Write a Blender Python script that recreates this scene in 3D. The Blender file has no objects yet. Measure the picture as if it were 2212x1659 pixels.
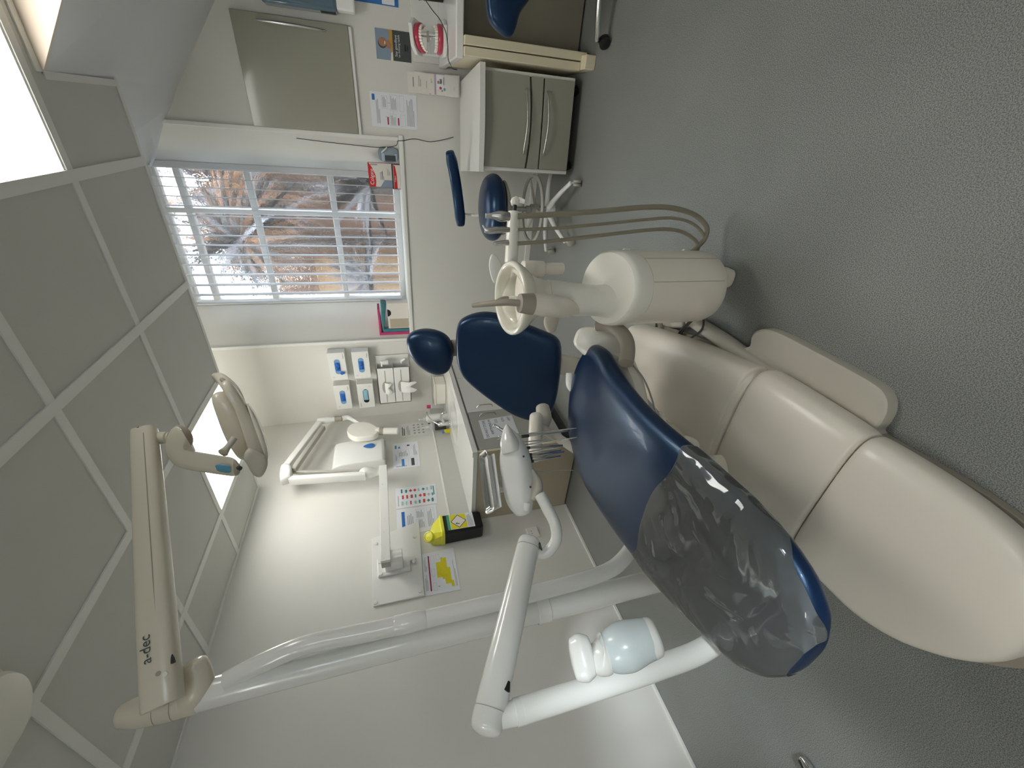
import bpy, bmesh, math, random
from mathutils import Vector, Matrix
from mathutils.geometry import tessellate_polygon
random.seed(7)
scene = bpy.context.scene
COL = scene.collection

# ------------------------------------------------------------------ camera, world, sun, exposure
CH = 1.187                                   # eye height of the photographer
F = 888.43                                   # focal length in pixels of the 2212 x 1659 frame
RX = Vector((0.077495, -0.2725034, -0.9590289))    # image right, image down, forward in world axes
RY = Vector((-0.8441437, -0.5297597, 0.082317))
RZ = Vector((-0.5304866, 0.803179, -0.2710857))
cd = bpy.data.cameras.new('camera'); cam = bpy.data.objects.new('camera', cd); COL.objects.link(cam)
cd.sensor_width = 36.0; cd.lens = F*36.0/2212.0; cd.clip_start = .02; cd.clip_end = 60
m3 = Matrix((RX, -RY, -RZ)).transposed()
cam.matrix_world = Matrix.Translation((0, 0, CH)) @ m3.to_4x4()
scene.camera = cam
scene.view_settings.view_transform = 'Standard'
scene.view_settings.look = 'None'
scene.view_settings.gamma = 1
scene.view_settings.use_curve_mapping = False
scene.view_settings.exposure = 1.45

w = bpy.data.worlds.new('sky'); scene.world = w; w.use_nodes = True
nt = w.node_tree; nt.nodes.clear()
bo = nt.nodes.new('ShaderNodeOutputWorld'); bg = nt.nodes.new('ShaderNodeBackground')
bg.inputs[0].default_value = (.78, .89, 1.0, 1); bg.inputs[1].default_value = 3.3
nt.links.new(bg.outputs[0], bo.inputs[0])

sd = bpy.data.lights.new('sun', 'SUN'); sun = bpy.data.objects.new('sun', sd); COL.objects.link(sun)
sd.energy = 1.0; sd.angle = math.radians(5); sd.color = (.86, .94, 1); 
sun.rotation_euler = Vector((-2.6, 1.1, -1.25)).to_track_quat('-Z', 'Y').to_euler()

def portal(name, loc, rot, sx, sy):
    d = bpy.data.lights.new(name, 'AREA'); d.shape = 'RECTANGLE'; d.size = sx; d.size_y = sy
    d.cycles.is_portal = True
    o = bpy.data.objects.new(name, d); COL.objects.link(o); o.location = loc; o.rotation_euler = rot
    return o
portal('window_portal', (-.9, 3.78, 1.85), (math.radians(-90), 0, 0), 1.2, 1.7)
portal('right_window_portal', (1.48, -.9, 1.75), (0, math.radians(90), 0), .95, .75)

# ------------------------------------------------------------------ geometry of the place from the frame
def ray(px, py):
    return RX*((px-1106)/F) + RY*((py-829.5)/F) + RZ
O3 = Vector((0, 0, CH))
def PD(px, py, d): return O3 + ray(px, py)*d            # at camera depth d
def PX(px, py, x): r = ray(px, py); return O3 + r*(x/r.x)
def PY(px, py, y): r = ray(px, py); return O3 + r*(y/r.y)
def PZ(px, py, z): r = ray(px, py); return O3 + r*((z-CH)/r.z)
def PP(px, py, p, n):
    r = ray(px, py); n = Vector(n); return O3 + r*((Vector(p)-O3).dot(n)/r.dot(n))

# ------------------------------------------------------------------ materials
M = {}
def mat(name, col, rough=.5, metal=0, spec=.5, coat=0, bump=0, bscale=200, vary=0, vscale=8, trans=0, ior=1.45, emit=0, ecol=None, alpha=1, sss=0):
    m = bpy.data.materials.new(name); m.use_nodes = True; n = m.node_tree.nodes; l = m.node_tree.links
    b = n['Principled BSDF']
    b.inputs['Base Color'].default_value = (*col, 1); b.inputs['Roughness'].default_value = rough
    b.inputs['Metallic'].default_value = metal; b.inputs['Specular IOR Level'].default_value = spec
    b.inputs['Coat Weight'].default_value = coat; b.inputs['Coat Roughness'].default_value = .08
    b.inputs['Transmission Weight'].default_value = trans; b.inputs['IOR'].default_value = ior
    b.inputs['Alpha'].default_value = alpha
    if emit:
        b.inputs['Emission Color'].default_value = (*(ecol or col), 1); b.inputs['Emission Strength'].default_value = emit
    tc = n.new('ShaderNodeTexCoord')
    if vary:
        nz = n.new('ShaderNodeTexNoise'); nz.inputs['Scale'].default_value = vscale; nz.inputs['Detail'].default_value = 5
        mx = n.new('ShaderNodeMix'); mx.data_type = 'RGBA'
        mx.inputs[6].default_value = (*[c*(1-vary) for c in col], 1); mx.inputs[7].default_value = (*[min(1, c*(1+vary)) for c in col], 1)
        l.new(tc.outputs['Object'], nz.inputs['Vector']); l.new(nz.outputs['Fac'], mx.inputs[0]); l.new(mx.outputs[2], b.inputs['Base Color'])
    if bump:
        nb = n.new('ShaderNodeTexNoise'); nb.inputs['Scale'].default_value = bscale; nb.inputs['Detail'].default_value = 3
        bp = n.new('ShaderNodeBump'); bp.inputs['Strength'].default_value = bump; bp.inputs['Distance'].default_value = .002
        l.new(tc.outputs['Object'], nb.inputs['Vector']); l.new(nb.outputs['Fac'], bp.inputs['Height']); l.new(bp.outputs[0], b.inputs['Normal'])
    M[name] = m
    return m
mat('wall_paint', (.71, .70, .655), .6, bump=.12, bscale=60, vary=.03, vscale=3)
mat('trim_white', (.80, .80, .77), .4, vary=.02)
mat('tile_grey', (.62, .62, .58), .8, bump=.1, bscale=90, vary=.03, vscale=5)
mat('grid_white', (.80, .80, .76), .5, vary=.03)
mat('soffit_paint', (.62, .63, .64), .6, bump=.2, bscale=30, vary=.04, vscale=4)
mat('soffit_end', (.66, .56, .46), .7, bump=.2, bscale=30, vary=.04)
mat('cream', (.86, .80, .70), .34, coat=.15, bump=.03, bscale=300, vary=.015)
mat('cream_light', (.85, .825, .745), .3, coat=.25, vary=.015)
mat('ivory', (.80, .77, .66), .22, coat=.6, vary=.02)
mat('beige_lamp', (.66, .61, .50), .3, coat=.35, vary=.02)
mat('beige_matte', (.55, .515, .44), .5, bump=.05, vary=.03)
mat('taupe', (.36, .32, .26), .5, bump=.05, vary=.04)
mat('tube_taupe', (.30, .27, .21), .45, bump=.1, bscale=500, vary=.04)
mat('white_plastic', (.80, .80, .77), .3, coat=.2, vary=.015)
mat('white_enamel', (.80, .80, .76), .22, coat=.5, vary=.015)
mat('grey_plastic', (.42, .41, .36), .45, vary=.03)
mat('dark_grey', (.05, .05, .05), .5, vary=.1)
mat('black', (.012, .012, .012), .45, vary=.1)
mat('black_gloss', (.01, .01, .01), .15, vary=.1)
mat('navy', (.004, .015, .052), .33, spec=.8, coat=.12, bump=.12, bscale=420, vary=.08, vscale=6)['tint'] = 1
M['navy'].node_tree.nodes['Principled BSDF'].inputs['Specular Tint'].default_value = (.42, .68, 1, 1)  # blue of the window's reflection put into the specular colour
mat('chrome', (.75, .75, .75), .12, metal=1, vary=.02)
mat('steel', (.55, .55, .54), .25, metal=1, vary=.05, vscale=20)
mat('worktop', (.76, .76, .73), .25, coat=.3, vary=.04, vscale=90)
mat('counter_grey', (.55, .55, .51), .5, bump=.05, vary=.03, vscale=120)
mat('cupboard_grey', (.30, .295, .235), .3, coat=.35, vary=.02)
mat('pedestal_grey', (.33, .33, .27), .42, coat=.1, vary=.02)
mat('cab_grey', (.42, .42, .38), .5, bump=.05, bscale=150, vary=.02)
mat('tan_board', (.47, .41, .31), .5, vary=.04, vscale=15)
mat('cream_edge', (.72, .65, .48), .45, vary=.03)
mat('kneehole_panel', (.20, .185, .14), .6, bump=.05, vary=.03)
mat('paper', (.80, .82, .86), .35, coat=.4, vary=.01)
mat('paper_warm', (.78, .74, .68), .4, vary=.02)
mat('ink_grey', (.38, .40, .43), .6, vary=.05)
mat('ink_dark', (.06, .07, .07), .6, vary=.05)
mat('ink_blue', (.03, .16, .48), .5, vary=.05)
mat('ink_teal', (.05, .25, .24), .5, vary=.05)
mat('ink_teal_light', (.35, .55, .52), .5, vary=.05)
mat('ink_red', (.60, .07, .06), .5, vary=.05)
mat('ink_crimson', (.38, .02, .08), .5, vary=.05)
mat('ink_yellow', (.72, .64, .02), .45, vary=.1, vscale=60)
mat('ink_lilac', (.42, .34, .50), .5, vary=.05)
mat('ink_green', (.06, .35, .16), .5, vary=.05)
mat('sky_print', (.25, .32, .42), .35, coat=.3, vary=.05)
mat('skin_print', (.42, .20, .12), .4, vary=.15, vscale=60)
mat('ochre_print', (.52, .30, .05), .4, vary=.15, vscale=60)
mat('sharps_yellow', (.80, .76, .05), .35, coat=.3, vary=.02)
mat('sharps_black', (.012, .013, .014), .38, bump=.05, vary=.1)
mat('glove_blue', (.02, .14, .52), .5, bump=.6, bscale=80, vary=.3, vscale=60)
mat('glove_pale', (.20, .36, .58), .5, vary=.1)
mat('mask_aqua', (.28, .52, .62), .6, vary=.06)
mat('tissue', (.86, .86, .84), .8, bump=.4, bscale=40, vary=.02)
mat('pink', (.55, .05, .17), .45, vary=.05)
mat('teal_pack', (.05, .20, .24), .35, coat=.4, vary=.3, vscale=40)
mat('gum', (.50, .04, .09), .3, coat=.4, vary=.1, vscale=60)
mat('teeth', (.85, .82, .72), .25, coat=.4, vary=.03)
mat('bottle_grey', (.22, .29, .33), .4, vary=.03)
mat('bottle_pale', (.45, .53, .66), .4, vary=.03)
mat('label_red', (.62, .02, .02), .4, vary=.03)
mat('label_blue', (.05, .22, .62), .4, vary=.05)
mat('patch_blue', (.10, .30, .45), .25, coat=.4, vary=.05)
mat('dispenser_blue', (.09, .15, .20), .18, coat=.6, vary=.05)
mat('grime', (.10, .08, .05), .7, vary=.2)
mat('led_panel', (1, .97, .88), .5, emit=5.0, ecol=(1, .985, .93), vary=.005)
mat('cup_bottle', (.68, .76, .76), .25, coat=.3, trans=.15, vary=.03)
mat('grass', (.10, .10, .08), .9, vary=.3)
mat('wet_slab', (.15, .15, .16), .35, vary=.2, vscale=2)
mat('render_brown', (.075, .042, .026), .8, vary=.45, vscale=1.8, bump=.3)
mat('render_ochre', (.17, .105, .055), .8, vary=.2, vscale=3, bump=.3)
mat('leaf_pale', (.20, .19, .20), .35, vary=.3, vscale=12)
mat('leaf_dark', (.022, .018, .016), .35, vary=.4, vscale=12)
mat('leaf_orange', (.22, .11, .05), .5, vary=.3, vscale=12)

def floor_mat():
    m = bpy.data.materials.new('speckled_vinyl'); m.use_nodes = True; n = m.node_tree.nodes; l = m.node_tree.links; b = n['Principled BSDF']
    tc = n.new('ShaderNodeTexCoord')
    v = n.new('ShaderNodeTexNoise'); v.inputs['Scale'].default_value = 400; v.inputs['Detail'].default_value = 4; v.inputs['Roughness'].default_value = .7
    cr = n.new('ShaderNodeValToRGB'); e = cr.color_ramp.elements
    e[0].position = .43; e[0].color = (.135, .146, .14, 1); e[1].position = .57; e[1].color = (.39, .40, .375, 1)
    big = n.new('ShaderNodeTexNoise'); big.inputs['Scale'].default_value = 1.7; big.inputs['Detail'].default_value = 4
    mx = n.new('ShaderNodeMix'); mx.data_type = 'RGBA'; mx.blend_type = 'MULTIPLY'; mx.inputs[0].default_value = .35
    l.new(tc.outputs['Object'], v.inputs[0]); l.new(tc.outputs['Object'], big.inputs[0])
    l.new(v.outputs['Fac'], cr.inputs[0]); l.new(cr.outputs[0], mx.inputs[6]); l.new(big.outputs['Fac'], mx.inputs[7]); l.new(mx.outputs[2], b.inputs['Base Color'])
    b.inputs['Roughness'].default_value = .40
    nb = n.new('ShaderNodeTexNoise'); nb.inputs['Scale'].default_value = 430; nb.inputs['Detail'].default_value = 3
    bp = n.new('ShaderNodeBump'); bp.inputs['Strength'].default_value = .6; bp.inputs['Distance'].default_value = .0012
    l.new(tc.outputs['Object'], nb.inputs[0]); l.new(nb.outputs['Fac'], bp.inputs['Height']); l.new(bp.outputs[0], b.inputs['Normal'])
    M['vinyl'] = m
floor_mat()
def glass_mat():
    # stippled privacy glass: mostly see-through, bent by a rippled surface
    m = bpy.data.materials.new('stippled_glass'); m.use_nodes = True; n = m.node_tree.nodes; l = m.node_tree.links; n.clear()
    out = n.new('ShaderNodeOutputMaterial'); tc = n.new('ShaderNodeTexCoord')
    nz = n.new('ShaderNodeTexNoise'); nz.inputs['Scale'].default_value = 45; nz.inputs['Detail'].default_value = 1
    bp = n.new('ShaderNodeBump'); bp.inputs['Strength'].default_value = .5; bp.inputs['Distance'].default_value = .006
    l.new(tc.outputs['Object'], nz.inputs[0]); l.new(nz.outputs['Fac'], bp.inputs['Height'])
    rf = n.new('ShaderNodeBsdfRefraction'); rf.inputs['IOR'].default_value = 1.25; rf.inputs['Roughness'].default_value = .02; l.new(bp.outputs[0], rf.inputs['Normal'])
    tr = n.new('ShaderNodeBsdfTransparent'); gl = n.new('ShaderNodeBsdfGlossy'); gl.inputs['Roughness'].default_value = .08; l.new(bp.outputs[0], gl.inputs['Normal'])
    a = n.new('ShaderNodeMixShader'); a.inputs[0].default_value = .45; l.new(rf.outputs[0], a.inputs[1]); l.new(tr.outputs[0], a.inputs[2])
    c = n.new('ShaderNodeMixShader'); c.inputs[0].default_value = .06; l.new(a.outputs[0], c.inputs[1]); l.new(gl.outputs[0], c.inputs[2])
    l.new(c.outputs[0], out.inputs[0]); M['glass'] = m
glass_mat()
def film_mat():
    m = bpy.data.materials.new('clear_film'); m.use_nodes = True; n = m.node_tree.nodes; l = m.node_tree.links; n.clear()
    out = n.new('ShaderNodeOutputMaterial'); tc = n.new('ShaderNodeTexCoord')
    nz = n.new('ShaderNodeTexNoise'); nz.inputs['Scale'].default_value = 7; nz.inputs['Detail'].default_value = 1.5; nz.inputs['Distortion'].default_value = 1.2
    bp = n.new('ShaderNodeBump'); bp.inputs['Strength'].default_value = .5; bp.inputs['Distance'].default_value = .02
    l.new(tc.outputs['Object'], nz.inputs[0]); l.new(nz.outputs['Fac'], bp.inputs['Height'])
    tr = n.new('ShaderNodeBsdfTransparent'); tr.inputs[0].default_value = (.85, .86, .86, 1)
    gl = n.new('ShaderNodeBsdfGlossy'); gl.inputs['Roughness'].default_value = .05; l.new(bp.outputs[0], gl.inputs['Normal'])
    df = n.new('ShaderNodeBsdfDiffuse'); df.inputs[0].default_value = (.35, .37, .37, 1)
    fr = n.new('ShaderNodeFresnel'); fr.inputs[0].default_value = 1.5; l.new(bp.outputs[0], fr.inputs['Normal'])
    a = n.new('ShaderNodeMixShader'); a.inputs[0].default_value = .2; l.new(tr.outputs[0], a.inputs[1]); l.new(df.outputs[0], a.inputs[2])
    c = n.new('ShaderNodeMixShader'); l.new(fr.outputs[0], c.inputs[0]); l.new(a.outputs[0], c.inputs[1]); l.new(gl.outputs[0], c.inputs[2])
    l.new(c.outputs[0], out.inputs[0]); M['film'] = m
film_mat()
def blind_mat():
    m = bpy.data.materials.new('blind_fabric'); m.use_nodes = True; n = m.node_tree.nodes; l = m.node_tree.links; n.clear()
    out = n.new('ShaderNodeOutputMaterial'); d = n.new('ShaderNodeBsdfDiffuse'); d.inputs[0].default_value = (.86, .87, .88, 1)
    t = n.new('ShaderNodeBsdfTranslucent'); t.inputs[0].default_value = (.86, .88, .92, 1)
    nz = n.new('ShaderNodeTexNoise'); nz.inputs['Scale'].default_value = 60
    mr = n.new('ShaderNodeMapRange'); mr.inputs[3].default_value = .4; mr.inputs[4].default_value = .5; l.new(nz.outputs['Fac'], mr.inputs[0])
    a = n.new('ShaderNodeMixShader'); l.new(mr.outputs[0], a.inputs[0]); l.new(d.outputs[0], a.inputs[1]); l.new(t.outputs[0], a.inputs[2]); l.new(a.outputs[0], out.inputs[0]); M['blind'] = m
blind_mat()
def chipped_mat():
    m = mat('chipped_enamel', (.80, .80, .76), .3, coat=.3); n = m.node_tree.nodes; l = m.node_tree.links; b = n['Principled BSDF']
    tc = n.new('ShaderNodeTexCoord'); nz = n.new('ShaderNodeTexNoise'); nz.inputs['Scale'].default_value = 95; nz.inputs['Detail'].default_value = 3
    cr_ = n.new('ShaderNodeValToRGB'); e = cr_.color_ramp.elements; e[0].position = .70; e[0].color = (.80, .80, .76, 1); e[1].position = .72; e[1].color = (.06, .05, .04, 1)
    l.new(tc.outputs['Object'], nz.inputs[0]); l.new(nz.outputs['Fac'], cr_.inputs[0]); l.new(cr_.outputs[0], b.inputs['Base Color'])
chipped_mat()
mat('clear_acrylic', (.85, .87, .88), .06, alpha=.22, vary=.01)

# ------------------------------------------------------------------ mesh builder
class MB:
    def __init__(s): s.v = []; s.f = []; s.m = []; s.ms = []
    def mi(s, m):
        if m not in s.ms: s.ms.append(m)
        return s.ms.index(m)
    def add(s, vs, fs, m):
        o = len(s.v); k = s.mi(m); s.v += [Vector(v) for v in vs]
        for f in fs: s.f.append([i+o for i in f]); s.m.append(k)
        return s
    def box(s, lo, hi, m, X=None):
        lo = Vector(lo); hi = Vector(hi)
        vs = [Vector((x, y, z)) for x in (lo.x, hi.x) for y in (lo.y, hi.y) for z in (lo.z, hi.z)]
        if X: vs = [X @ v for v in vs]
        return s.add(vs, [(0, 1, 3, 2), (4, 6, 7, 5), (0, 4, 5, 1), (2, 3, 7, 6), (0, 2, 6, 4), (1, 5, 7, 3)], m)
    def loft(s, rings, m, cap=True, closed=True):
        n = len(rings[0]); vs = [p for r in rings for p in r]; fs = []
        for i in range(len(rings)-1):
            for j in range(n if closed else n-1):
                a = i*n+j; b = i*n+(j+1) % n; fs.append((a, b, b+n, a+n))
        if cap and closed:
            fs.append(tuple(range(n))[::-1]); fs.append(tuple(range((len(rings)-1)*n, len(rings)*n)))
        return s.add(vs, fs, m)
    def prism(s, pts, d, m):
        pts = [Vector(p) for p in pts]; d = Vector(d); n = len(pts)
        vs = pts + [p+d for p in pts]
        fs = [(i, (i+1) % n, (i+1) % n+n, i+n) for i in range(n)]
        for t in tessellate_polygon([pts]): fs.append(tuple(t)); fs.append(tuple(i+n for i in t[::-1]))
        return s.add(vs, fs, m)
    def poly(s, pts, m):
        pts = [Vector(p) for p in pts]
        return s.add(pts, [tuple(t) for t in tessellate_polygon([pts])], m)
    def sweep(s, pts, rad, m, up=(0, 0, 1), n=20, e=2.0, cap=True, smooth=6, dome=0):
        """elliptical section along a path; rad = list of r or (side, up) half sizes"""
        pts = [Vector(p) for p in pts]
        rad = [(r, r) if not isinstance(r, (tuple, list)) else r for r in (rad if isinstance(rad, list) else [rad]*len(pts))]
        if smooth and len(pts) > 2: pts, rad = cr(pts, rad, smooth)
        T = [(pts[min(i+1, len(pts)-1)]-pts[max(i-1, 0)]).normalized() for i in range(len(pts))]
        if dome:
            P2 = []; R2 = []; T2 = []
            k = 5
            for q in range(k):
                a = math.pi/2*q/k; h = dome*(1-math.sin(a))*max(rad[0]) ; P2.append(pts[0]-T[0]*dome*rad[0][0]*math.cos(a)); R2.append((rad[0][0]*max(.04, math.sin(a)), rad[0][1]*max(.04, math.sin(a)))); T2.append(T[0])
            P2 += pts; R2 += rad; T2 += T
            for q in range(k-1, -1, -1):
                a = math.pi/2*q/k; P2.append(pts[-1]+T[-1]*dome*rad[-1][0]*math.cos(a)); R2.append((rad[-1][0]*max(.04, math.sin(a)), rad[-1][1]*max(.04, math.sin(a)))); T2.append(T[-1])
            pts, rad, T = P2, R2, T2
        u = Vector(up); rings = []; side = T[0].cross(u)
        if side.length < 1e-3: side = T[0].cross(Vector((1, 0, 0)))
        side.normalize()
        for p, r, t in zip(pts, rad, T):
            side = (side - t*side.dot(t))
            sd2 = t.cross(u) if len(T) > 0 and t.cross(u).length > .25 else side
            if sd2.dot(side) < 0: sd2 = -sd2
            side = (side*.5+sd2.normalized()*.5).normalized() if t.cross(u).length > .25 else side.normalized()
            w2 = side.cross(t).normalized()
            ring = []
            for k in range(n):
                a = 2*math.pi*k/n; c = math.cos(a); q = math.sin(a)
                c2 = math.copysign(abs(c)**(2/e), c); q2 = math.copysign(abs(q)**(2/e), q)
                ring.append(p + side*r[0]*c2 + w2*r[1]*q2)
            rings.append(ring)
        return s.loft(rings, m, cap)
    def lathe(s, prof, c, m, n=48, axis=None, shear=0, ex=1, cap=True):
        """prof = (radius, height) pairs about an axis through c"""
        c = Vector(c); ax = Vector(axis or (0, 0, 1)).normalized(); q = ax.to_track_quat('Z', 'Y')
        rings = []
        for pr in prof:
            r, h = pr[0], pr[1]; sh = pr[2] if len(pr) > 2 else shear
            rings.append([c + q @ Vector((r*math.cos(t)*ex, r*math.sin(t), h+sh*r*math.sin(t))) for t in [2*math.pi*k/n for k in range(n)]])
        return s.loft(rings, m, cap)
    def pillow(s, out, nrm, thick, m, back=None, rings=((1, 0), (.985, .35), (.95, .62), (.88, .82), (.7, .96), (.4, 1.05), (.12, 1.08)), flat=.15):
        """cushion: outline swollen to both sides of its plane"""
        out = [Vector(p) for p in out]; nrm = Vector(nrm).normalized(); c = sum(out, Vector())/len(out)
        R = []
        for sc, h in rings[::-1]: R.append([c+(p-c)*sc - nrm*thick*.5*h*(back or 1) for p in out])
        for sc, h in rings[1:]: R.append([c+(p-c)*sc + nrm*thick*.5*h for p in out])
        return s.loft(R, m)
    def text(s, st, org, right, up, size, m, align='CENTER', lift=.0006, ex=1.0, shear=0):
        cu = bpy.data.curves.new('t', 'FONT'); cu.body = st; cu.size = size; cu.align_x = align; cu.shear = shear; cu.resolution_u = 3
        to = bpy.data.objects.new('t', cu); COL.objects.link(to)
        bpy.context.view_layer.update()
        dg = bpy.context.evaluated_depsgraph_get(); me = to.evaluated_get(dg).to_mesh()
        r = Vector(right).normalized(); u = Vector(up).normalized(); nn = r.cross(u)
        vs = [Vector(org)+r*v.co.x*ex+u*v.co.y+nn*lift for v in me.vertices]; fs = [tuple(p.vertices) for p in me.polygons]
        s.add(vs, fs, m)
        to.evaluated_get(dg).to_mesh_clear(); bpy.data.objects.remove(to); bpy.data.curves.remove(cu)
        return s
    def build(s, name, parent=None, smooth=True, bev=0, sub=0, ang=35, solid=0, seg=2, label=None):
        me = bpy.data.meshes.new(name); me.from_pydata([tuple(v) for v in s.v], [], s.f)
        for m in s.ms: me.materials.append(M[m])
        me.polygons.foreach_set('material_index', s.m)
        me.polygons.foreach_set('use_smooth', [smooth]*len(s.f))
        bm = bmesh.new(); bm.from_mesh(me); bmesh.ops.recalc_face_normals(bm, faces=bm.faces); bm.to_mesh(me); bm.free()
        if smooth and not sub: me.set_sharp_from_angle(angle=math.radians(ang))
        o = bpy.data.objects.new(name, me); COL.objects.link(o)
        if solid: k = o.modifiers.new('solid', 'SOLIDIFY'); k.thickness = solid; k.offset = 0
        if bev: k = o.modifiers.new('bevel', 'BEVEL'); k.width = bev; k.segments = seg; k.limit_method = 'ANGLE'; k.angle_limit = math.radians(35)
        if sub: k = o.modifiers.new('sub', 'SUBSURF'); k.levels = sub; k.render_levels = sub
        if parent:
            o.parent = parent; o.matrix_parent_inverse = Matrix.Translation(-parent.location)
        if label: o['label'] = label
        return o
def cr(P, Rd, k):
    """Catmull-Rom resampling of points and radii"""
    A = []; B = []
    for i in range(len(P)-1):
        p0 = P[max(i-1, 0)]; p1 = P[i]; p2 = P[i+1]; p3 = P[min(i+2, len(P)-1)]
        for j in range(k):
            t = j/k
            A.append(.5*((2*p1)+(p2-p0)*t+(2*p0-5*p1+4*p2-p3)*t*t+(3*p1-p0-3*p2+p3)*t**3))
            r0, r1_, r2, r3 = Rd[max(i-1, 0)], Rd[i], Rd[i+1], Rd[min(i+2, len(P)-1)]
            B.append(tuple(max(.3*min(r1_[q], r2[q]), .5*(2*r1_[q]+(r2[q]-r0[q])*t+(2*r0[q]-5*r1_[q]+4*r2[q]-r3[q])*t*t+(3*r1_[q]-r0[q]-3*r2[q]+r3[q])*t**3)) for q in range(2)))
    A.append(P[-1]); B.append(tuple(Rd[-1])); return A, B
def smooth_closed(P, k=6):
    n = len(P); P = [Vector(p) for p in P]; A = []
    for i in range(n):
        p0, p1, p2, p3 = P[i-1], P[i], P[(i+1) % n], P[(i+2) % n]
        for j in range(k):
            t = j/k; A.append(.5*((2*p1)+(p2-p0)*t+(2*p0-5*p1+4*p2-p3)*t*t+(3*p1-p0-3*p2+p3)*t**3))
    return A
def thing(name, label, cat, loc=(0, 0, 0), group=None):
    o = bpy.data.objects.new(name, None); COL.objects.link(o); o.location = loc; o.empty_display_size = .05
    o['label'] = label; o['category'] = cat
    if group: o['group'] = group
    return o
def tag(o, label, cat, group=None):
    o['label'] = label; o['category'] = cat
    if group: o['group'] = group
    return o
def struct(o): o['kind'] = 'structure'; return o
Z = Vector((0, 0, 1))
# ================================================================== the room
XL, XR, YB, YR, ZC = -2.45, 1.3, 3.37, -1.7, 2.244       # left wall, right wall, back wall, rear wall, suspended ceiling
WX0, WX1, WZ = -1.665, -.13, 1.032                        # window opening in the back wall
b = MB(); b.box((XL-.2, YR-.2, -.08), (XR+.2, YB+.1, 0), 'vinyl'); struct(b.build('floor', smooth=False))
b = MB(); b.box((XL-.2, YR-.2, 0), (XL, YB+.45, 2.9), 'wall_paint'); struct(b.build('wall_left', smooth=False))
b = MB()
b.box((XL, YB, 0), (WX0, YB+.45, 2.9), 'wall_paint')
b.box((WX1, YB, 0), (XR+.2, YB+.45, 2.9), 'wall_paint')
b.box((WX0, YB, 0), (WX1, YB+.45, WZ-.035), 'wall_paint')
# splayed reveals either side of the window
b.prism([(WX0, YB, WZ-.035), (WX0, YB+.45, WZ-.035), (-1.40, YB+.45, WZ-.035), (-1.40, 3.62, WZ-.035)], (0, 0, 1.9), 'wall_paint')
b.prism([(WX1, YB, WZ-.035), (-.372, 3.62, WZ-.035), (-.372, YB+.45, WZ-.035), (WX1, YB+.45, WZ-.035)], (0, 0, 1.9), 'wall_paint')
b.box((WX0, 3.62, 2.68), (WX1, YB+.45, 2.9), 'wall_paint')
wb = struct(b.build('wall_back', smooth=False))
# rear wall and right wall (with a second window, out of frame)
b = MB(); b.box((XL, YR-.2, 0), (XR, YR, 2.9), 'wall_paint'); struct(b.build('wall_rear', smooth=False))
b = MB()
b.box((XR, YR-.2, 0), (XR+.2, -1.25, 2.9), 'wall_paint'); b.box((XR, -.55, 0), (XR+.2, YB, 2.9), 'wall_paint')
b.box((XR, -1.25, 0), (XR+.2, -.55, 1.3), 'wall_paint'); b.box((XR, -1.25, 2.2), (XR+.2, -.55, 2.9), 'wall_paint')
struct(b.build('wall_right', smooth=False))
w2 = MB()
for q in ((-1.25, -1.21, 1.3, 2.2), (-.59, -.55, 1.3, 2.2), (-1.25, -.55, 2.16, 2.2), (-1.25, -.55, 1.3, 1.34), (-.98, -.90, 1.3, 2.2), (-1.25, -.55, 1.72, 1.84)): w2.box((XR+.08, q[0], q[2]), (XR+.12, q[1], q[3]), 'trim_white')
struct(w2.build('window_2'))
# skirtings
b = MB(); b.box((XL, YR, 0), (XL+.012, 1.95, .018), 'trim_white'); struct(b.build('baseboard_left', bev=.003))
b = MB(); b.box((-1.8, YB-.014, 0), (.3, YB, .045), 'trim_white'); struct(b.build('baseboard_back', bev=.003))
b = MB(); b.box((WX0-.004, YB-.012, WZ), (WX0+.022, YB+.004, 2.66), 'trim_white'); struct(b.build('trim_1', bev=.004))
b = MB(); b.box((WX1-.022, YB-.012, WZ), (WX1+.004, YB+.004, 2.66), 'trim_white'); struct(b.build('trim_2', bev=.004))

# ---- suspended ceiling: tiles, grid of T bars, cut-out beside the sloping soffit
XG = [XL+.0, -2.075, -1.475, -.875, -.275, .325, .925, XR]
YG = [-1.585, -.985, -.385, .215, .815, 1.415, 2.015, 2.6]
lights = {(1, 6): 1, (4, 5): 1, (2, 1): 1, (4, 1): 1}
t = MB(); g = MB(); lit = []
ys = [YR]+YG
for i in range(len(XG)-1):
    for j in range(len(ys)-1):
        x0, x1, y0, y1 = XG[i], XG[i+1], ys[j], ys[j+1]
        if j == 7:
            if i == 4: x1 = .03
            if i > 4: y1 = 2.10
        if (i, j-0) == (1, 7) or (i, j) in ((4, 6), (3, 1)): lit.append((x0, x1, y0, y1)); continue  # the rear panel is unseen, added for fill light
        t.box((x0, y0, ZC), (x1, y1, ZC+.015), 'tile_grey')
        if i == 4 and j == 7: t.box((x1, y0, ZC), (XG[5], 2.10, ZC+.015), 'tile_grey')
struct(t.build('ceiling', smooth=False))
def bar(x0, y0, x1, y1, w=.02): g.box((min(x0, x1)-(w if x0 == x1 else 0), min(y0, y1)-(w if y0 == y1 else 0), ZC-(.006 if x0 == x1 else .0052)), (max(x0, x1)+(w if x0 == x1 else 0), max(y0, y1)+(w if y0 == y1 else 0), ZC+(.004 if x0 == x1 else .0048)), 'grid_white')
for x in XG[1:5]: bar(x, YR, x, 2.6)
bar(.325, YR, .325, 2.1); bar(.925, YR, .925, 2.1)
for y in YG[:7]: bar(XL, y, XR, y, .018)
bar(XL, 2.592, .02, 2.592, .012); bar(.022, 2.1, .022, 2.6, .012); bar(.03, 2.095, XR, 2.095, .03); bar(XL+.012, YR, XL+.012, 2.6, .012); 
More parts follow.
